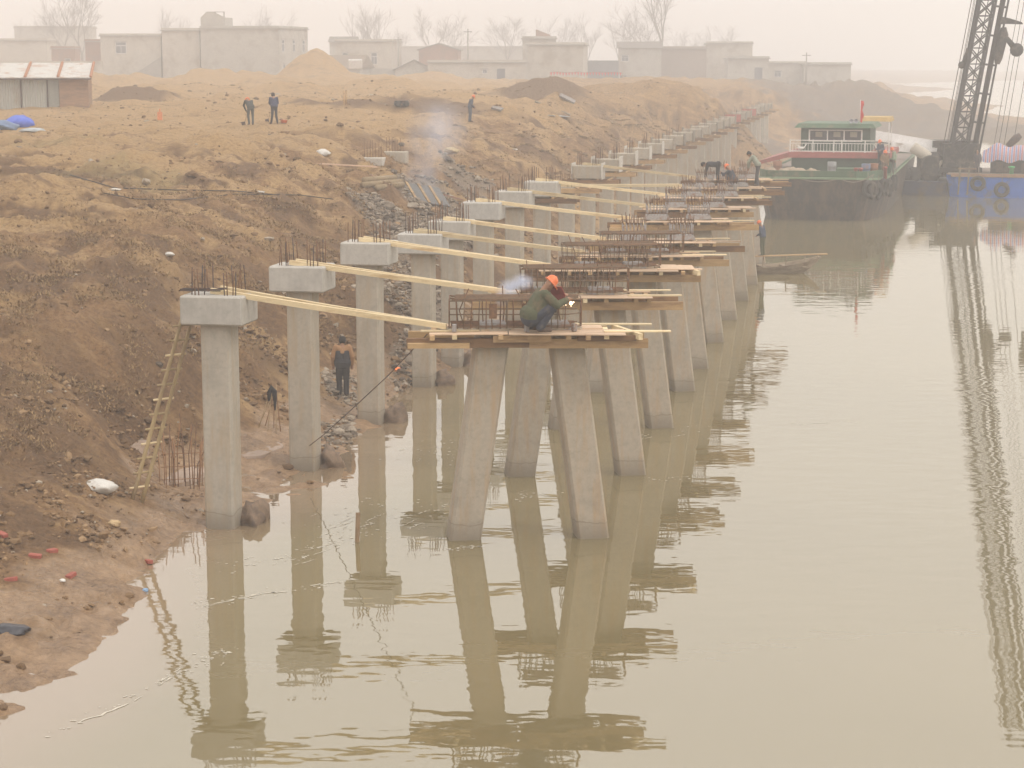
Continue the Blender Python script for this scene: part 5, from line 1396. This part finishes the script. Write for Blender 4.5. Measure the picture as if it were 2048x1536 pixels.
# ------------------------------------------------------------------ bare winter trees
BARK = mat('grey_bark', (.19, .165, .145), .95, 6, .3)
def bare_tree(name, label, base, height, spread, seed, levels=4, fork=.28, lean=0.0, twig=.02, density=1.0, group='bare winter trees in the village'):
    rr_ = random.Random(seed)
    trunk, crown = MB(), MB()
    def grow(p, d, ln, r, lev, q):
        n_ = 4 if lev > 1 else 3
        pts = [p]; dd = d.copy()
        for i in range(n_):
            dd = (dd + Vector((rr_.gauss(0, .13), rr_.gauss(0, .13), rr_.gauss(.03, .08)))).normalized()
            pts.append(pts[-1] + dd * ln / n_)
        r1 = max(r * .55, twig * .5)
        q.tube(pts, [r + (r1 - r) * i / n_ for i in range(n_ + 1)], 6 if lev > 2 else 4 if lev > 0 else 3, 0, False)
        if lev == 0: return
        nbr = rr_.randint(3, 4) if lev > 1 else int(rr_.randint(9, 13) * density)
        for i in range(nbr):
            t = .35 + .65 * (i + rr_.random()) / nbr
            k = min(int(t * n_), n_ - 1); pp = pts[k] + (pts[k + 1] - pts[k]) * (t * n_ - k)
            ax = Vector((rr_.gauss(0, 1), rr_.gauss(0, 1), rr_.gauss(0, .4))); ax = (ax - dd * ax.dot(dd)).normalized()
            nd = (dd * (1 - spread * .55) + ax * spread + Vector((0, 0, .18))).normalized()
            grow(pp, nd, ln * rr_.uniform(.5, .75), r1 * rr_.uniform(.55, .8), lev - 1, crown)
        if lev > 1:
            grow(pts[-1], (dd + Vector((rr_.gauss(0, .2), rr_.gauss(0, .2), .1))).normalized(), ln * .7, r1 * .9, lev - 1, crown)
    t = thing(name, label, 'tree', base, 0, group)
    h0 = height * fork
    top = Vector((lean * h0, 0, h0))
    r0 = height * .014
    trunk.tube([(0, 0, -1), (0, 0, 0), top * .5, top], [r0 * 1.3, r0 * 1.15, r0, r0 * .85], 8, 0, False)
    nl = rr_.randint(3, 4)
    for i in range(nl):
        a = 2 * math.pi * (i + rr_.random() * .6) / nl
        d = Vector((math.cos(a) * spread * .75, math.sin(a) * spread * .75, 1)).normalized()
        grow(top * rr_.uniform(.85, 1), d, height * .36 * rr_.uniform(.8, 1.1), r0 * .6, levels - 1, crown)
    trunk.build('trunk', BARK, t); crown.build('crown', BARK, t)
    return t
TREES = [(166, 130, -5, 320, 'largest bare tree at the left, spreading above the shed', .6, 1, 1.3), (128, 125, 18, 335, 'slimmer bare tree just left of the largest one', .5, 2, 1.2), (525, 110, 32, 380, 'small bare treetop showing over the stair-tower house roof', .6, 3, 1),
         (728, 120, 36, 370, 'left of two thin bare trees above the buff two-window house', .45, 4, .7), (752, 120, 38, 375, 'right of two thin bare trees above the buff two-window house', .45, 5, .7),
         (862, 125, 36, 400, 'thin bare tree left of centre behind the red brick house', .5, 6, .9), (905, 125, 50, 395, 'rounder bare tree behind the right end of the red brick house', .65, 7, 1.2),
         (1015, 125, 42, 400, 'broad bare tree left of the sloping-slab house', .75, 8, 1.3), (1172, 120, 52, 400, 'bare tree above the right end of the blank-walled building', .5, 9, 1),
         (1240, 120, 48, 420, 'faint slender bare tree left of the eaved grey house', .5, 10, .8), (1322, 130, -25, 345, 'tallest bare tree, rising out of the top of the picture', .5, 11, .8), (1292, 125, 34, 365, 'bushy bare tree leaning against the left of the tallest tree', .7, 12, 1.3),
         (1372, 120, 66, 400, 'low faint bare tree right of the tallest tree', .7, 13, 1), (1430, 115, 70, 420, 'low faint bare tree behind the pale stepped house', .7, 14, 1), (320, 118, 40, 430, 'faint slender poplar behind the annexe', .3, 15, .6), (358, 115, 46, 440, 'faint low bare tree above the annexe roof', .6, 16, .8), (60, 120, 48, 440, 'faint bare tree at the far left behind the long grey building', .6, 17, .9), (590, 118, 66, 450, 'faint bare tree behind the right end of the stair-tower house', .6, 18, .8), (1110, 118, 55, 430, 'faint bare tree behind the sloping-slab house', .6, 19, 1), (800, 120, 70, 450, 'faint low bare tree between the buff and brick houses', .7, 20, 1)]
for px, pyb, pyt, Y, lab, spr, sd, dens in TREES:
    Y = Y + 110; p = atY(px, 150, Y); zg = float(ground_full([p.x], [p.y])[0]); top = atY(px, pyt, Y).z
    bare_tree('bare_tree', lab, (p.x, p.y, zg), (top - zg) * 1.22, spr, 200 + sd, 4, .22 if sd != 11 else .32, 0, .025, dens)
p = atY(1640, 150, 322); 
bt = bare_tree('leafless_bush', 'rounded dense leafless bush above the last grey building', (p.x, p.y, float(ground_full([p.x], [p.y])[0])), 6.8, 1.0, 333, 4, .12, 0, .05, 2.0, None)
# power poles
for px, pyt, Y, lab in ((936, 58, 330, 'thin power pole right of the red brick house'), (797, 74, 335, 'thin pole at the corner of the buff two-window house'), (1612, 105, 330, 'thin pole left of the rounded bush')):
    p = atY(px, 160, Y); zt_ = atY(px, pyt, Y).z
    t = thing('power_pole', lab, 'pole', (p.x, p.y, p.z - 1))
    q = MB(); q.tube([(0, 0, 0), (0, 0, zt_ - p.z + 1)], [.14, .09], 8); q.build('post', CONCB, t)
    q = MB(); q.box(-.7, .7, -.05, .05, zt_ - p.z + .5, zt_ - p.z + .6); q.build('crossarm', DKST, t)
# ------------------------------------------------------------------ things lying about on the bank
BAMB = mat('old_bamboo', (.42, .31, .16), .7, 6, .25, c2=(.28, .20, .11), amt=.4, scale2=2, stretch=(1, 1, .4))
lb = gpx(272, 1000); lt = W(PU - .80, PV[0] + .55, 4.55)
lad = thing('bamboo_ladder', 'old bamboo ladder leaning from the mud to the nearest pier cap', 'ladder', (lb.x, lb.y, lb.z))
d = lt - lb; sd = RV * .0 + Vector((.20, .16, 0))
for s in (-.5, .5):
    q = MB(); pts = [Vector((0, 0, -.1)) + sd * s + d * (i / 9) for i in range(10)]
    q.tube(pts, [.048 - .001 * i for i in range(10)], 8); q.build('rail', BAMB, lad)
for i in range(12):
    c_0 = d * (.07 + i * .079)
    q = MB(); q.tube([c_0 - sd * .95, c_0 + sd * .95], .026, 6); q.build('rung', PINE if i % 3 == 0 else BAMB, lad)
# starter bars standing in the pool beside the nearest pier
OXR = mat('orange_rust_bar', (.32, .165, .08), .85, 20, .4)
rb = thing('starter_bar_cluster', 'cluster of rusty upright bars in the muddy pool left of the nearest pier', 'rebar', (at(362, 965, .25)))
rr_ = random.Random(8)
for i in range(22):
    x = rr_.uniform(-.50, .40); y = rr_.uniform(-.6, 1.4)
    if i < 6: x = .36 + rr_.uniform(-.06, .06); y = rr_.uniform(-.3, .5)
    h_ = rr_.uniform(.7, 1.5)
    q = MB(); q.tube([(x, y, -.5), (x + rr_.uniform(-.03, .03) + (.06 if i < 6 else 0), y, h_ * .5), (x + rr_.uniform(-.08, .08) + (.16 if i < 6 else 0), y + rr_.uniform(-.05, .05), h_)], .012, 5); q.build('upright_bar', OXR if i % 2 else RUST, rb)
for z, y in ((.12, -.3), (.32, .2), (.55, .6)):
    q = MB(); q.tube([(-.5, y, z), (.45, y + .1, z + .02)], .009, 5); q.build('cross_bar', OXR, rb)
tb = gpx(545, 862)
tri = thing('bar_tripod', 'rusty bars leaning together into a tripod between the two nearest piers', 'rebar', tb)
apex = Vector((.06, .1, 1.12))
for i, (x, y) in enumerate(((-.42, -.1), (-.28, .2), (-.12, -.15), (.0, .25), (.1, -.1), (.2, .15), (-.5, .2))):
    q = MB(); q.tube([(x, y, -.15), apex + Vector((rr_.uniform(-.1, .06), rr_.uniform(-.05, .05), rr_.uniform(-.25, .1)))], .012, 5); q.build('leaning_bar', OXR if i % 2 else SPW, tri)
BLKC = mat('black_cloth', (.03, .028, .03), .9, 8, .3, bump=.5)
q = MB(); q.tube([(-.08, -.03, .80), (-.06, -.03, 1.02), (.0, -.02, 1.16), (.07, -.03, 1.05), (.085, -.04, .8), (.08, -.04, .55)], [.03, .06, .06, .07, .045, .015], 8)
tag(q.build('black_glove', BLKC, loc=tb), 'black cloth hung over the top of the bar tripod', 'cloth')
# stake in the river
q = MB(); q.tube([(-.03, 0, -.8), (.03, 0, .62)], [.045, .05], 7)
tag(q.build('stake', mat('wet_brown_stake', (.24, .15, .08), .7, 6, .3), loc=at(714, 1084, 0)), 'brown wooden stake standing in the water in front of the piers', 'stake')
# hawser from the mud to the nearest platform and other cables
def cable(name, label, pts, r, m, cat='cable'):
    p0 = Vector(pts[0]); q = MB(); q.tube([Vector(p) - p0 for p in pts], r, 5)
    return tag(q.build(name, m, loc=p0), label, cat)
a = gpx(588, 915); e = Vector((BENTX[0][0] - 2.05, BENTX[0][1] - .66, BZ[0] - .02)); md = (a + e) / 2 - Vector((0, 0, .12))
cable('mooring_wire', 'thin wire running up from the mud to the left end of the nearest platform', [a, (a + md) / 2 - Vector((0, 0, .05)), md, (md + e) / 2 - Vector((0, 0, .05)), e], .011, DKST, 'wire')
def gcable(label, pix, r, m, nm='hose'):
    pts = []
    for (x0, y0), (x1, y1) in zip(pix[:-1], pix[1:]):
        for i in range(6):
            h_ = gpx(x0 + (x1 - x0) * i / 6, y0 + (y1 - y0) * i / 6); pts.append(Vector((h_.x, h_.y, h_.z + .04)))
    cable(nm, label, pts, r, m, 'hose')
BLKH = mat('black_hose', (.07, .062, .055), .7, 6, .3)
gcable('upper black hose trailing across the bank above the nearest piers', [(140, 352), (230, 378), (350, 382), (470, 384), (560, 392)], .02, BLKH)
gcable('lower black hose looping across the bank below the other one', [(205, 388), (270, 400), (360, 402), (470, 390), (600, 392), (680, 402)], .017, BLKH)
# planks, poles and panels on the slope
def gplank(label, x0, y0, x1, y1, w, h, m, nm='plank', lift=.03):
    a = gpx(x0, y0); e = gpx(x1, y1); c = (a + e) / 2
    q = MB(); up = Vector((0, -.35, 1)); q.bar(a - c, e - c, w, h, up)
    return tag(q.build(nm, m, loc=c + Vector((0, 0, lift + h / 2))), label, 'plank')
PINKW = mat('pinkish_plank', (.60, .40, .28), .8, 6, .15)
gplank('long pinkish plank lying across the slope below the white bag', 638, 330, 752, 336, .16, .05, PINKW)
gplank('short pinkish plank left of the pole stack', 742, 352, 778, 360, .12, .04, PINKW)
for i, (x0, y0, x1, y1) in enumerate(((725, 377, 802, 370), (752, 383, 805, 376), (728, 372, 790, 367))):
    a = gpx(x0, y0); e = gpx(x1, y1); c = (a + e) / 2
    q = MB(); q.tube([a - c, e - c], .13, 8)
    tag(q.build('log', mat('grey_brown_log', (.30, .22, .13), .85, 5, .3), loc=c + Vector((0, 0, .15 + .1 * (i == 2)))), ['front-left log of the small stack on the slope', 'front-right log of the small stack on the slope', 'topmost log of the small stack on the slope'][i], 'log', 'logs stacked on the slope')
gp = gpx(845, 405)
pn = thing('formwork_panel', 'grey formwork panel with three pale battens tipped on the slope', 'panel', (gp.x, gp.y, gp.z + .38), R(20))
pn.rotation_euler = (R(-62), R(10), R(28))
q = MB(); q.box(-1.1, 1.1, -.02, .02, -.8, .8); q.build('sheet', mat('grey_panel_sheet', (.15, .145, .14), .8, 3, .2), pn)
for x in (-.55, .05, .6):
    q = MB(); q.box(x - .06, x + .06, -.07, -.022, -.78, .78); q.build('batten', MIDW, pn)
gplank('brown board leaning below the grey formwork panel', 822, 408, 880, 446, .1, .06, GRYW, 'board')
gplank('flat grey board beside the rubble below the panel', 815, 412, 850, 418, .4, .04, GRYW, 'board')
gplank('reddish pole lying across the slope above the fifth pier', 810, 372, 925, 402, .08, .06, mat('red_brown_pole', (.30, .15, .10), .8, 5, .2), 'pole')
for i, (x0, y0, x1, y1, lab) in enumerate(((1120, 192, 1150, 207, 'pale concrete slab sticking out of the far rubble slope'), (985, 217, 1004, 222, 'small pale slab on the rubble beside the lone worker'), (1070, 205, 1140, 232, 'long grey pole lying on the far slope'), (1098, 232, 1130, 234, 'grey sheet at the foot of the long pole on the far slope'))):
    gplank(lab, x0, y0, x1, y1, (.5, .4, .16, .7)[i], (.12, .12, .1, .05)[i], (GREYB, GREYB, GRYW, mat('far_sheet', (.40, .41, .42), .6, 3, .1))[i], ('slab', 'slab', 'pole', 'sheet')[i])
# two half-buried pier heads up on the slope
for i, (px, py, w_) in enumerate(((746, 322, 1.1), (790, 316, 1.2))):
    p = gpx(px, py)
    t = thing('pile_cap_stub', ['low pale concrete cap half buried on the upper slope', 'grey concrete cap with bars half buried right of the pale one'][i], 'pile cap', (p.x, p.y, p.z - .25), R(-8))
    q = MB(); q.cbox(-w_ / 2, w_ / 2, -.4, .4, 0, .42 + .15 * i, .03); q.build('cap', (FORM, CONC)[i], t)
    for j in range(7):
        q = MB(); q.tube([(-.42 + j * .14, 0, .3), (-.42 + j * .14 + rr_.uniform(-.03, .03), 0, 1.15 + rr_.uniform(-.15, .15))], .013, 5); q.build('rebar', RUST, t)
# bags and litter
WBAG = mat('white_woven_bag', (.66, .63, .58), .6, 8, .15, c2=(.45, .38, .32), amt=.3, bump=.6, bdist=.03)
def bag(label, px, py, rx, ry, rz_, m, seed, nm='bag', cat='bag'):
    p = gpx(px, py); return lump(nm, label, cat, (p.x, p.y, p.z + rz_ * .3), rx, ry, rz_, m, seed)
bag('crumpled white bag lying on the mud left of the ladder foot', 200, 978, .36, .34, .16, WBAG, 3)
bag('white bag on the slope above the long pinkish plank', 646, 308, .34, .3, .17, WBAG, 4)
bag('small white bag on the slope left of the nearest pier cap', 338, 510, .16, .15, .07, WBAG, 5)
bag('yellowish sack lying high on the slope behind the smoke', 902, 303, .42, .35, .16, mat('yellow_sack', (.50, .38, .20), .8, 5, .2), 6)
bag('black plastic bag on the mud at the left edge of the picture', 22, 1264, .32, .28, .09, mat('black_plastic', (.03, .03, .04), .35, 8, .3, spec=.5, bump=.6, bdist=.03), 7)
bag('tan clay lump on the mud below the white bag', 228, 1050, .13, .12, .08, mat('tan_clay', (.50, .36, .20), .8, 5, .2), 9, 'clay_lump', 'clay')
bag('small pale litter by the puddle at the bottom left', 125, 1162, .06, .06, .03, WBAG, 12, 'litter', 'litter')
bag('small pale litter high on the slope behind the cables', 230, 380, .22, .15, .05, WBAG, 13, 'litter', 'litter')
bag('small pale litter on the slope right of the cables', 520, 385, .16, .12, .05, WBAG, 14, 'litter', 'litter')
bag('small pale litter on the far slope above the sixth pier', 1030, 300, .2, .15, .06, WBAG, 15, 'litter', 'litter')
BRK = mat('wet_red_brick', (.36, .10, .07), .7, 8, .3)
for i, (px, py, lab) in enumerate(((70, 1113, 'left of two wet red bricks on the mud'), (104, 1103, 'right of two wet red bricks on the mud'), (296, 1124, 'red brick fragment at the water edge left of the nearest pier'), (22, 1160, 'red brick near the left edge above the black plastic bag'), (142, 1152, 'half-sunk red brick right of the pale litter'), (5, 1070, 'red brick at the very left edge of the mud'))):
    p = gpx(px, py); q = MB(); q.cbox(-.12, .12, -.06, .06, -.03, .05, .012)
    tag(q.build('brick', BRK, loc=(p.x, p.y, p.z), rot=(.1, .1, i * 1.1)), lab, 'brick', 'bricks on the mud')
bag('blue plastic scrap at the waterline of the mud', 290, 1182, .06, .05, .04, mat('blue_plastic_scrap', (.25, .38, .55), .5, 4, .1), 21, 'litter', 'litter')
p = gpx(320, 240); q = MB(); q.box(-.14, .14, -.03, .03, -.1, .45); q.box(-.04, .04, -.031, .031, .451, .62)
tag(q.build('orange_marker', mat('orange_marker_paint', (.68, .26, .12), .7, 4, .15), loc=p), 'orange marker board standing on the plateau left of the two men', 'marker')
for px, py, lab in ((688, 211, 'left of two short stakes by the track'), (692, 209, 'right of two short stakes by the track')):
    p = gpx(px, py); q = MB(); q.tube([(0, 0, -.2), (.02, 0, .9)], .05, 6); tag(q.build('stake', MIDW, loc=p), lab, 'stake')
p = gpx(803, 213); t = thing('dark_tool_cart', 'small dark hand cart on the track beyond the two men', 'cart', p, R(15))
q = MB(); q.box(-.4, .4, -.25, .25, .18, .36); q.build('tray', BLK, t)
for x in (-.26, .28):
    q = MB(); q.lathe([(.05, -.3), (.17, -.29), (.17, .29), (.05, .3)], 10, 0, Matrix.Translation((x, 0, .17)) @ Matrix.Rotation(R(90), 4, 'X')); q.build('wheel', RUB, t)
q = MB(); q.tube([(.4, 0, .3), (.8, 0, .55)], .025, 5); q.build('handle', SPW, t)
p = at(1706, 165, 6.4)
make_person('tiny distant figure by the last mound at the right end of the bank', (p.x, p.y, float(ground_full([p.x], [p.y])[0])), R(160), dict(), ('far_coat', (.10, .10, .11)), ('far_trousers', (.08, .08, .09)), False, None, .03, 1.0, fingers=False)
# embers of the small fire on the rubble
m, n, l, b = _new('glowing_ember')
b.inputs['Base Color'].default_value = (.5, .1, .03, 1); b.inputs['Emission Color'].default_value = (1, .22, .06, 1); b.inputs['Emission Strength'].default_value = 1.6
p = gpx(795, 739); lump('ember', 'glowing orange ember on the rubble between the third and fourth piers', 'ember', (p.x, p.y, p.z + .03), .10, .07, .04, m, 4)

# ------------------------------------------------------------------ rubble, clods and dry grass
rng = np.random.default_rng(12)
def scatter_mesh(name, pos, size, mats_, seed, flat=.7, sub=1, matw=None):
    bm = bmesh.new(); bmesh.ops.create_icosphere(bm, subdivisions=sub, radius=1)
    base = np.array([w.co[:] for w in bm.verts]); fc = np.array([[w.index for w in f.verts] for f in bm.faces]); bm.free()
    n_ = len(pos); nv = len(base)
    r_ = np.random.default_rng(seed)
    jit = 1 + r_.uniform(-.32, .32, (n_, nv, 1))
    ax = r_.uniform(.6, 1.35, (n_, 1, 3)); ax[:, :, 2] *= flat
    v_ = base[None] * jit * ax * size[:, None, None]
    a_ = r_.uniform(0, 6.28, n_); c_0, s_0 = np.cos(a_)[:, None], np.sin(a_)[:, None]
    x_ = v_[:, :, 0] * c_0 - v_[:, :, 1] * s_0; y_ = v_[:, :, 0] * s_0 + v_[:, :, 1] * c_0
    v_ = np.stack([x_, y_, v_[:, :, 2]], -1) + pos[:, None, :]
    f_ = (fc[None] + (np.arange(n_) * nv)[:, None, None]).reshape(-1, 3)
    me = bpy.data.meshes.new(name); me.from_pydata(v_.reshape(-1, 3).tolist(), [], f_.tolist())
    for mm in mats_: me.materials.append(mm)
    mi_ = np.repeat(r_.choice(len(mats_), n_, p=matw), len(fc)).astype(np.int32)
    me.polygons.foreach_set('material_index', mi_)
    return link(name, me)
tp3 = np.stack([tx, ty, tz], -1)
area_w = ty ** 1.2
def pick(mask, n_, pw=1.0):
    w_ = mask * area_w; w_ = w_ / w_.sum()
    i_ = rng.choice(len(tx), n_, p=w_)
    p_ = tp3[i_].copy(); p_[:, 0] += rng.normal(0, .08, n_); p_[:, 1] += rng.normal(0, .12, n_)
    return p_
ST1 = mat('pale_broken_stone', (.36, .295, .225), .9, 6, .3)
ST2 = mat('grey_broken_stone', (.22, .175, .13), .9, 6, .3)
ST3 = mat('dark_wet_stone', (.11, .082, .058), .7, 6, .3)
CL1 = mat('brown_clod', (.22, .135, .068), .95, 5, .3)
CL2 = mat('dark_clod', (.15, .09, .046), .95, 5, .3)
CL3 = mat('pale_clod', (.34, .22, .12), .95, 5, .3)
inview = (np.abs(tx / ty) < .30) & (ty < 190) & (tz > .02)
mk = sstep(.25, .7, rub) * inview
p_ = pick(mk, 7000); tag(scatter_mesh('rubble', p_, rng.lognormal(-3.05, .45, 7000).clip(.02, .14) * (1 + p_[:, 1] / 200), [ST1, ST2, ST3], 1, .6, 1, [.35, .45, .2]), kind='stuff', label='broken stone rubble strewn down the bank between the piers')
mk = inview * (.15 * (tz > .06) + .85 * (tz > .45)) * sstep(-.2, .5, fbm(tx * .5, ty * .5, 3, 222)) * (1 - .93 * sstep(2.2, 4.0, tz))
p_ = pick(mk, 15000); tag(scatter_mesh('clods', p_, rng.lognormal(-3.5, .55, 15000).clip(.012, .10) * (1 + p_[:, 1] / 140), [CL1, CL2, CL3, ST1], 2, .65, 1, [.42, .36, .18, .04]), kind='stuff', label='loose earth clods on the bank')
# the biggest stones one by one
bm = bmesh.new(); STM = []
for k in range(8):
    bm = bmesh.new(); bmesh.ops.create_icosphere(bm, subdivisions=2, radius=1)
    r_ = random.Random(k)
    for w in bm.verts:
        c = w.co; kk = 1 + .35 * float(fbm(np.array([c.x * 1.3 + k * 9]), np.array([c.y * 1.3 + c.z]), 3, k)[0]); w.co = Vector((c.x * kk * r_.uniform(.95, 1.05), c.y * kk * .8, c.z * kk * .6))
    me = bpy.data.meshes.new('stone'); bm.to_mesh(me); bm.free(); me.materials.append((ST1, ST2, ST2, ST3, CL1, CL2, CL1, CL3)[k]); STM.append(me)
mk = np.maximum(sstep(.3, .7, rub), .012) * inview * (ty < 110)
for i, pp in enumerate(pick(mk, 240)):
    o = link('stone', STM[rng.integers(0, 4) if i % 4 else rng.integers(4, 8)], ground, pp, (rng.uniform(-.3, .3), rng.uniform(-.3, .3), rng.uniform(0, 6.28)))
    s_ = float(rng.lognormal(-2.45, .35)) * (1 + pp[1] / 250); o.scale = (s_, s_, s_)
# dry grass
n_ = 42000
mk = inview * sstep(1.2, 2.2, tz) * sstep(-.15, .5, fbm(tx * .6 + 5, ty * .6, 3, 301)) * (1 - rub * .8) * (.35 + .65 * (1 - sand)) * (1 - .93 * sstep(4.9, 6.0, tz))
p_ = pick(mk, n_)
bl = 4
ang = rng.uniform(0, 6.28, (n_, bl)); h_ = rng.uniform(.02, .06, (n_, bl)) * (1 + p_[:, 1:2] / 140); w_ = rng.uniform(.004, .010, (n_, bl)) * (1 + p_[:, 1:2] / 50)
le = rng.uniform(.5, 1.8, (n_, bl))
root = p_[:, None, :] + np.stack([rng.normal(0, .09, (n_, bl)), rng.normal(0, .09, (n_, bl)), np.full((n_, bl), -.02)], -1)
cx_, sx_ = np.cos(ang), np.sin(ang)
v0 = root + np.stack([-sx_ * w_, cx_ * w_, 0 * w_], -1); v1 = root + np.stack([sx_ * w_, -cx_ * w_, 0 * w_], -1)
v2 = root + np.stack([cx_ * le * h_, sx_ * le * h_, h_], -1)
gv = np.stack([v0, v1, v2], 2).reshape(-1, 3)
me = bpy.data.meshes.new('dry_grass'); me.from_pydata(gv.tolist(), [], np.arange(len(gv)).reshape(-1, 3).tolist())
for mm in (mat('straw_grass', (.34, .225, .112), .9, 2, .3, bump=0), mat('dull_brown_grass', (.24, .15, .075), .9, 2, .3, bump=0), mat('olive_grass', (.20, .15, .075), .9, 2, .3, bump=0)): me.materials.append(mm)
me.polygons.foreach_set('material_index', np.repeat(rng.choice(3, n_, p=[.6, .35, .05]), bl).astype(np.int32))
tag(link('dry_grass', me), kind='stuff', label='dry winter grass on the bank')
# foam drifting on the river
FOAM = mat('dirty_foam', (.60, .545, .45), .8, 20, .2, bump=0)
fq = MB(); rr_ = random.Random(77)
def streak(x0, y0, x1, y1, n_, wpx):
    # broken wavering ribbons of foam along one drift line, with specks beside them
    a = at(x0, y0); e = at(x1, y1); d_ = (e - a); L_ = d_.length; d_.normalize(); s_ = Vector((-d_.y, d_.x, 0))
    wid = max(.05, abs(at(x0, y0 + wpx).y - at(x0, y0 - wpx).y) * .35)
    for r_ in range(max(2, n_ // 9)):
        t0 = rr_.random() * .8; t1 = min(1, t0 + rr_.uniform(.08, .45)); o_ = rr_.gauss(0, wid); ph = rr_.uniform(0, 9)
        k = 12; w0 = rr_.uniform(.006, .03); pts = []
        for i in range(k + 1):
            t = t0 + (t1 - t0) * i / k
            c = a + d_ * (t * L_) + s_ * (o_ + .10 * math.sin(t * 7 + ph) + rr_.gauss(0, .012))
            w_ = w0 * math.sin(math.pi * (i + .3) / (k + .6)) * rr_.uniform(.3, 1.3)
            pts.append((c + s_ * w_, c - s_ * w_))
        for i in range(k):
            if rr_.random() < .75:
                fq.add([(p.x, p.y, .006) for p in (pts[i][0], pts[i][1], pts[i + 1][1], pts[i + 1][0])], [(0, 1, 2, 3)])
    for i in range(n_):
        c = a + d_ * (rr_.random() * L_) + s_ * rr_.gauss(0, wid); q_ = rr_.uniform(.008, .03)
        fq.add([(c.x + math.cos(b_) * q_ * rr_.uniform(.8, 2.2), c.y + math.sin(b_) * q_, .006) for b_ in (0, 1.26, 2.5, 3.77, 5.0)], [(0, 1, 2, 3, 4)])
for a in ((90, 1475, 410, 1325, 40, 5), (400, 1320, 480, 1298, 30, 8), (370, 1215, 690, 1165, 50, 6), (430, 1140, 620, 1110, 30, 8), (560, 1120, 760, 1060, 50, 10), (600, 1090, 800, 1030, 40, 8), (800, 1060, 900, 1000, 40, 14), (890, 1100, 960, 1092, 26, 3), (860, 920, 1010, 890, 30, 10), (1020, 1000, 1110, 980, 20, 6), (1230, 880, 1420, 850, 24, 6), (1290, 960, 1400, 955, 14, 4), (1580, 850, 1800, 838, 22, 4), (800, 930, 900, 880, 24, 12), (640, 1060, 780, 1000, 30, 12)):
    streak(*a)
tag(fq.build('foam', FOAM), kind='stuff', label='thin streaks of dirty foam drifting on the river')

# ------------------------------------------------------------------ smoke
def smoke(label, puffs, dens, nsc):
    # soft overlapping puffs, each thinning out from its centre
    m, n, l, b = _new('smoke_vapour'); n.remove(b)
    tc = n.new('ShaderNodeTexCoord').outputs['Object']
    ln = n.new('ShaderNodeVectorMath'); ln.operation = 'LENGTH'; l.new(tc, ln.inputs[0])
    fo = n.new('ShaderNodeMapRange'); fo.interpolation_type = 'SMOOTHSTEP'; fo.inputs[1].default_value = 1.0; fo.inputs[2].default_value = .0; fo.inputs[3].default_value = 0; fo.inputs[4].default_value = 1
    l.new(ln.outputs['Value'], fo.inputs[0])
    nz = noise(n, l, mapped(n, l, (1, .8, .7)), nsc, 5, .62)
    dn = ramp(n, l, nz, [(.40, (0, 0, 0)), (.70, (dens,) * 3)])
    mu = n.new('ShaderNodeMath'); mu.operation = 'MULTIPLY'; l.new(fo.outputs[0], mu.inputs[0]); l.new(dn, mu.inputs[1])
    pv = n.new('ShaderNodeVolumePrincipled'); pv.inputs['Color'].default_value = (.78, .84, 1.0, 1)
    l.new(mu.outputs[0], pv.inputs['Density']); l.new(pv.outputs[0], n['Material Output'].inputs['Volume'])
    bm = bmesh.new(); bmesh.ops.create_icosphere(bm, subdivisions=3, radius=1)
    me = bpy.data.meshes.new('smoke'); bm.to_mesh(me); bm.free(); me.materials.append(m)
    for p, r_ in puffs:
        o = link('smoke', me, None, p, (0, 0, .3)); o.scale = r_
        tag(o, label, kind='stuff')
f0 = gpx(850, 400)
smoke('thin bluish smoke drifting up the slope from the tipped panel', [(f0 + Vector((0, 0, .2)), (.9, .9, .8)), (f0 + Vector((-.1, 1, 1.1)), (1.2, 1.4, 1.1)), (f0 + Vector((.2, 2.6, 2.1)), (1.6, 2.0, 1.4)), (f0 + Vector((.6, 4.5, 3.0)), (2.0, 2.6, 1.7))], .48, .9)
w0 = Vector((BENTX[0][0] - .42, BENTX[0][1] + .9, BZ[0] + .72))
smoke('small bluish puff of welding smoke left of the crouching welder', [(w0 + Vector((0, 0, 0)), (.32, .3, .28)), (w0 + Vector((.3, 0, .16)), (.36, .3, .22)), (w0 + Vector((-.12, 0, -.18)), (.2, .2, .25))], 8, 3.5)
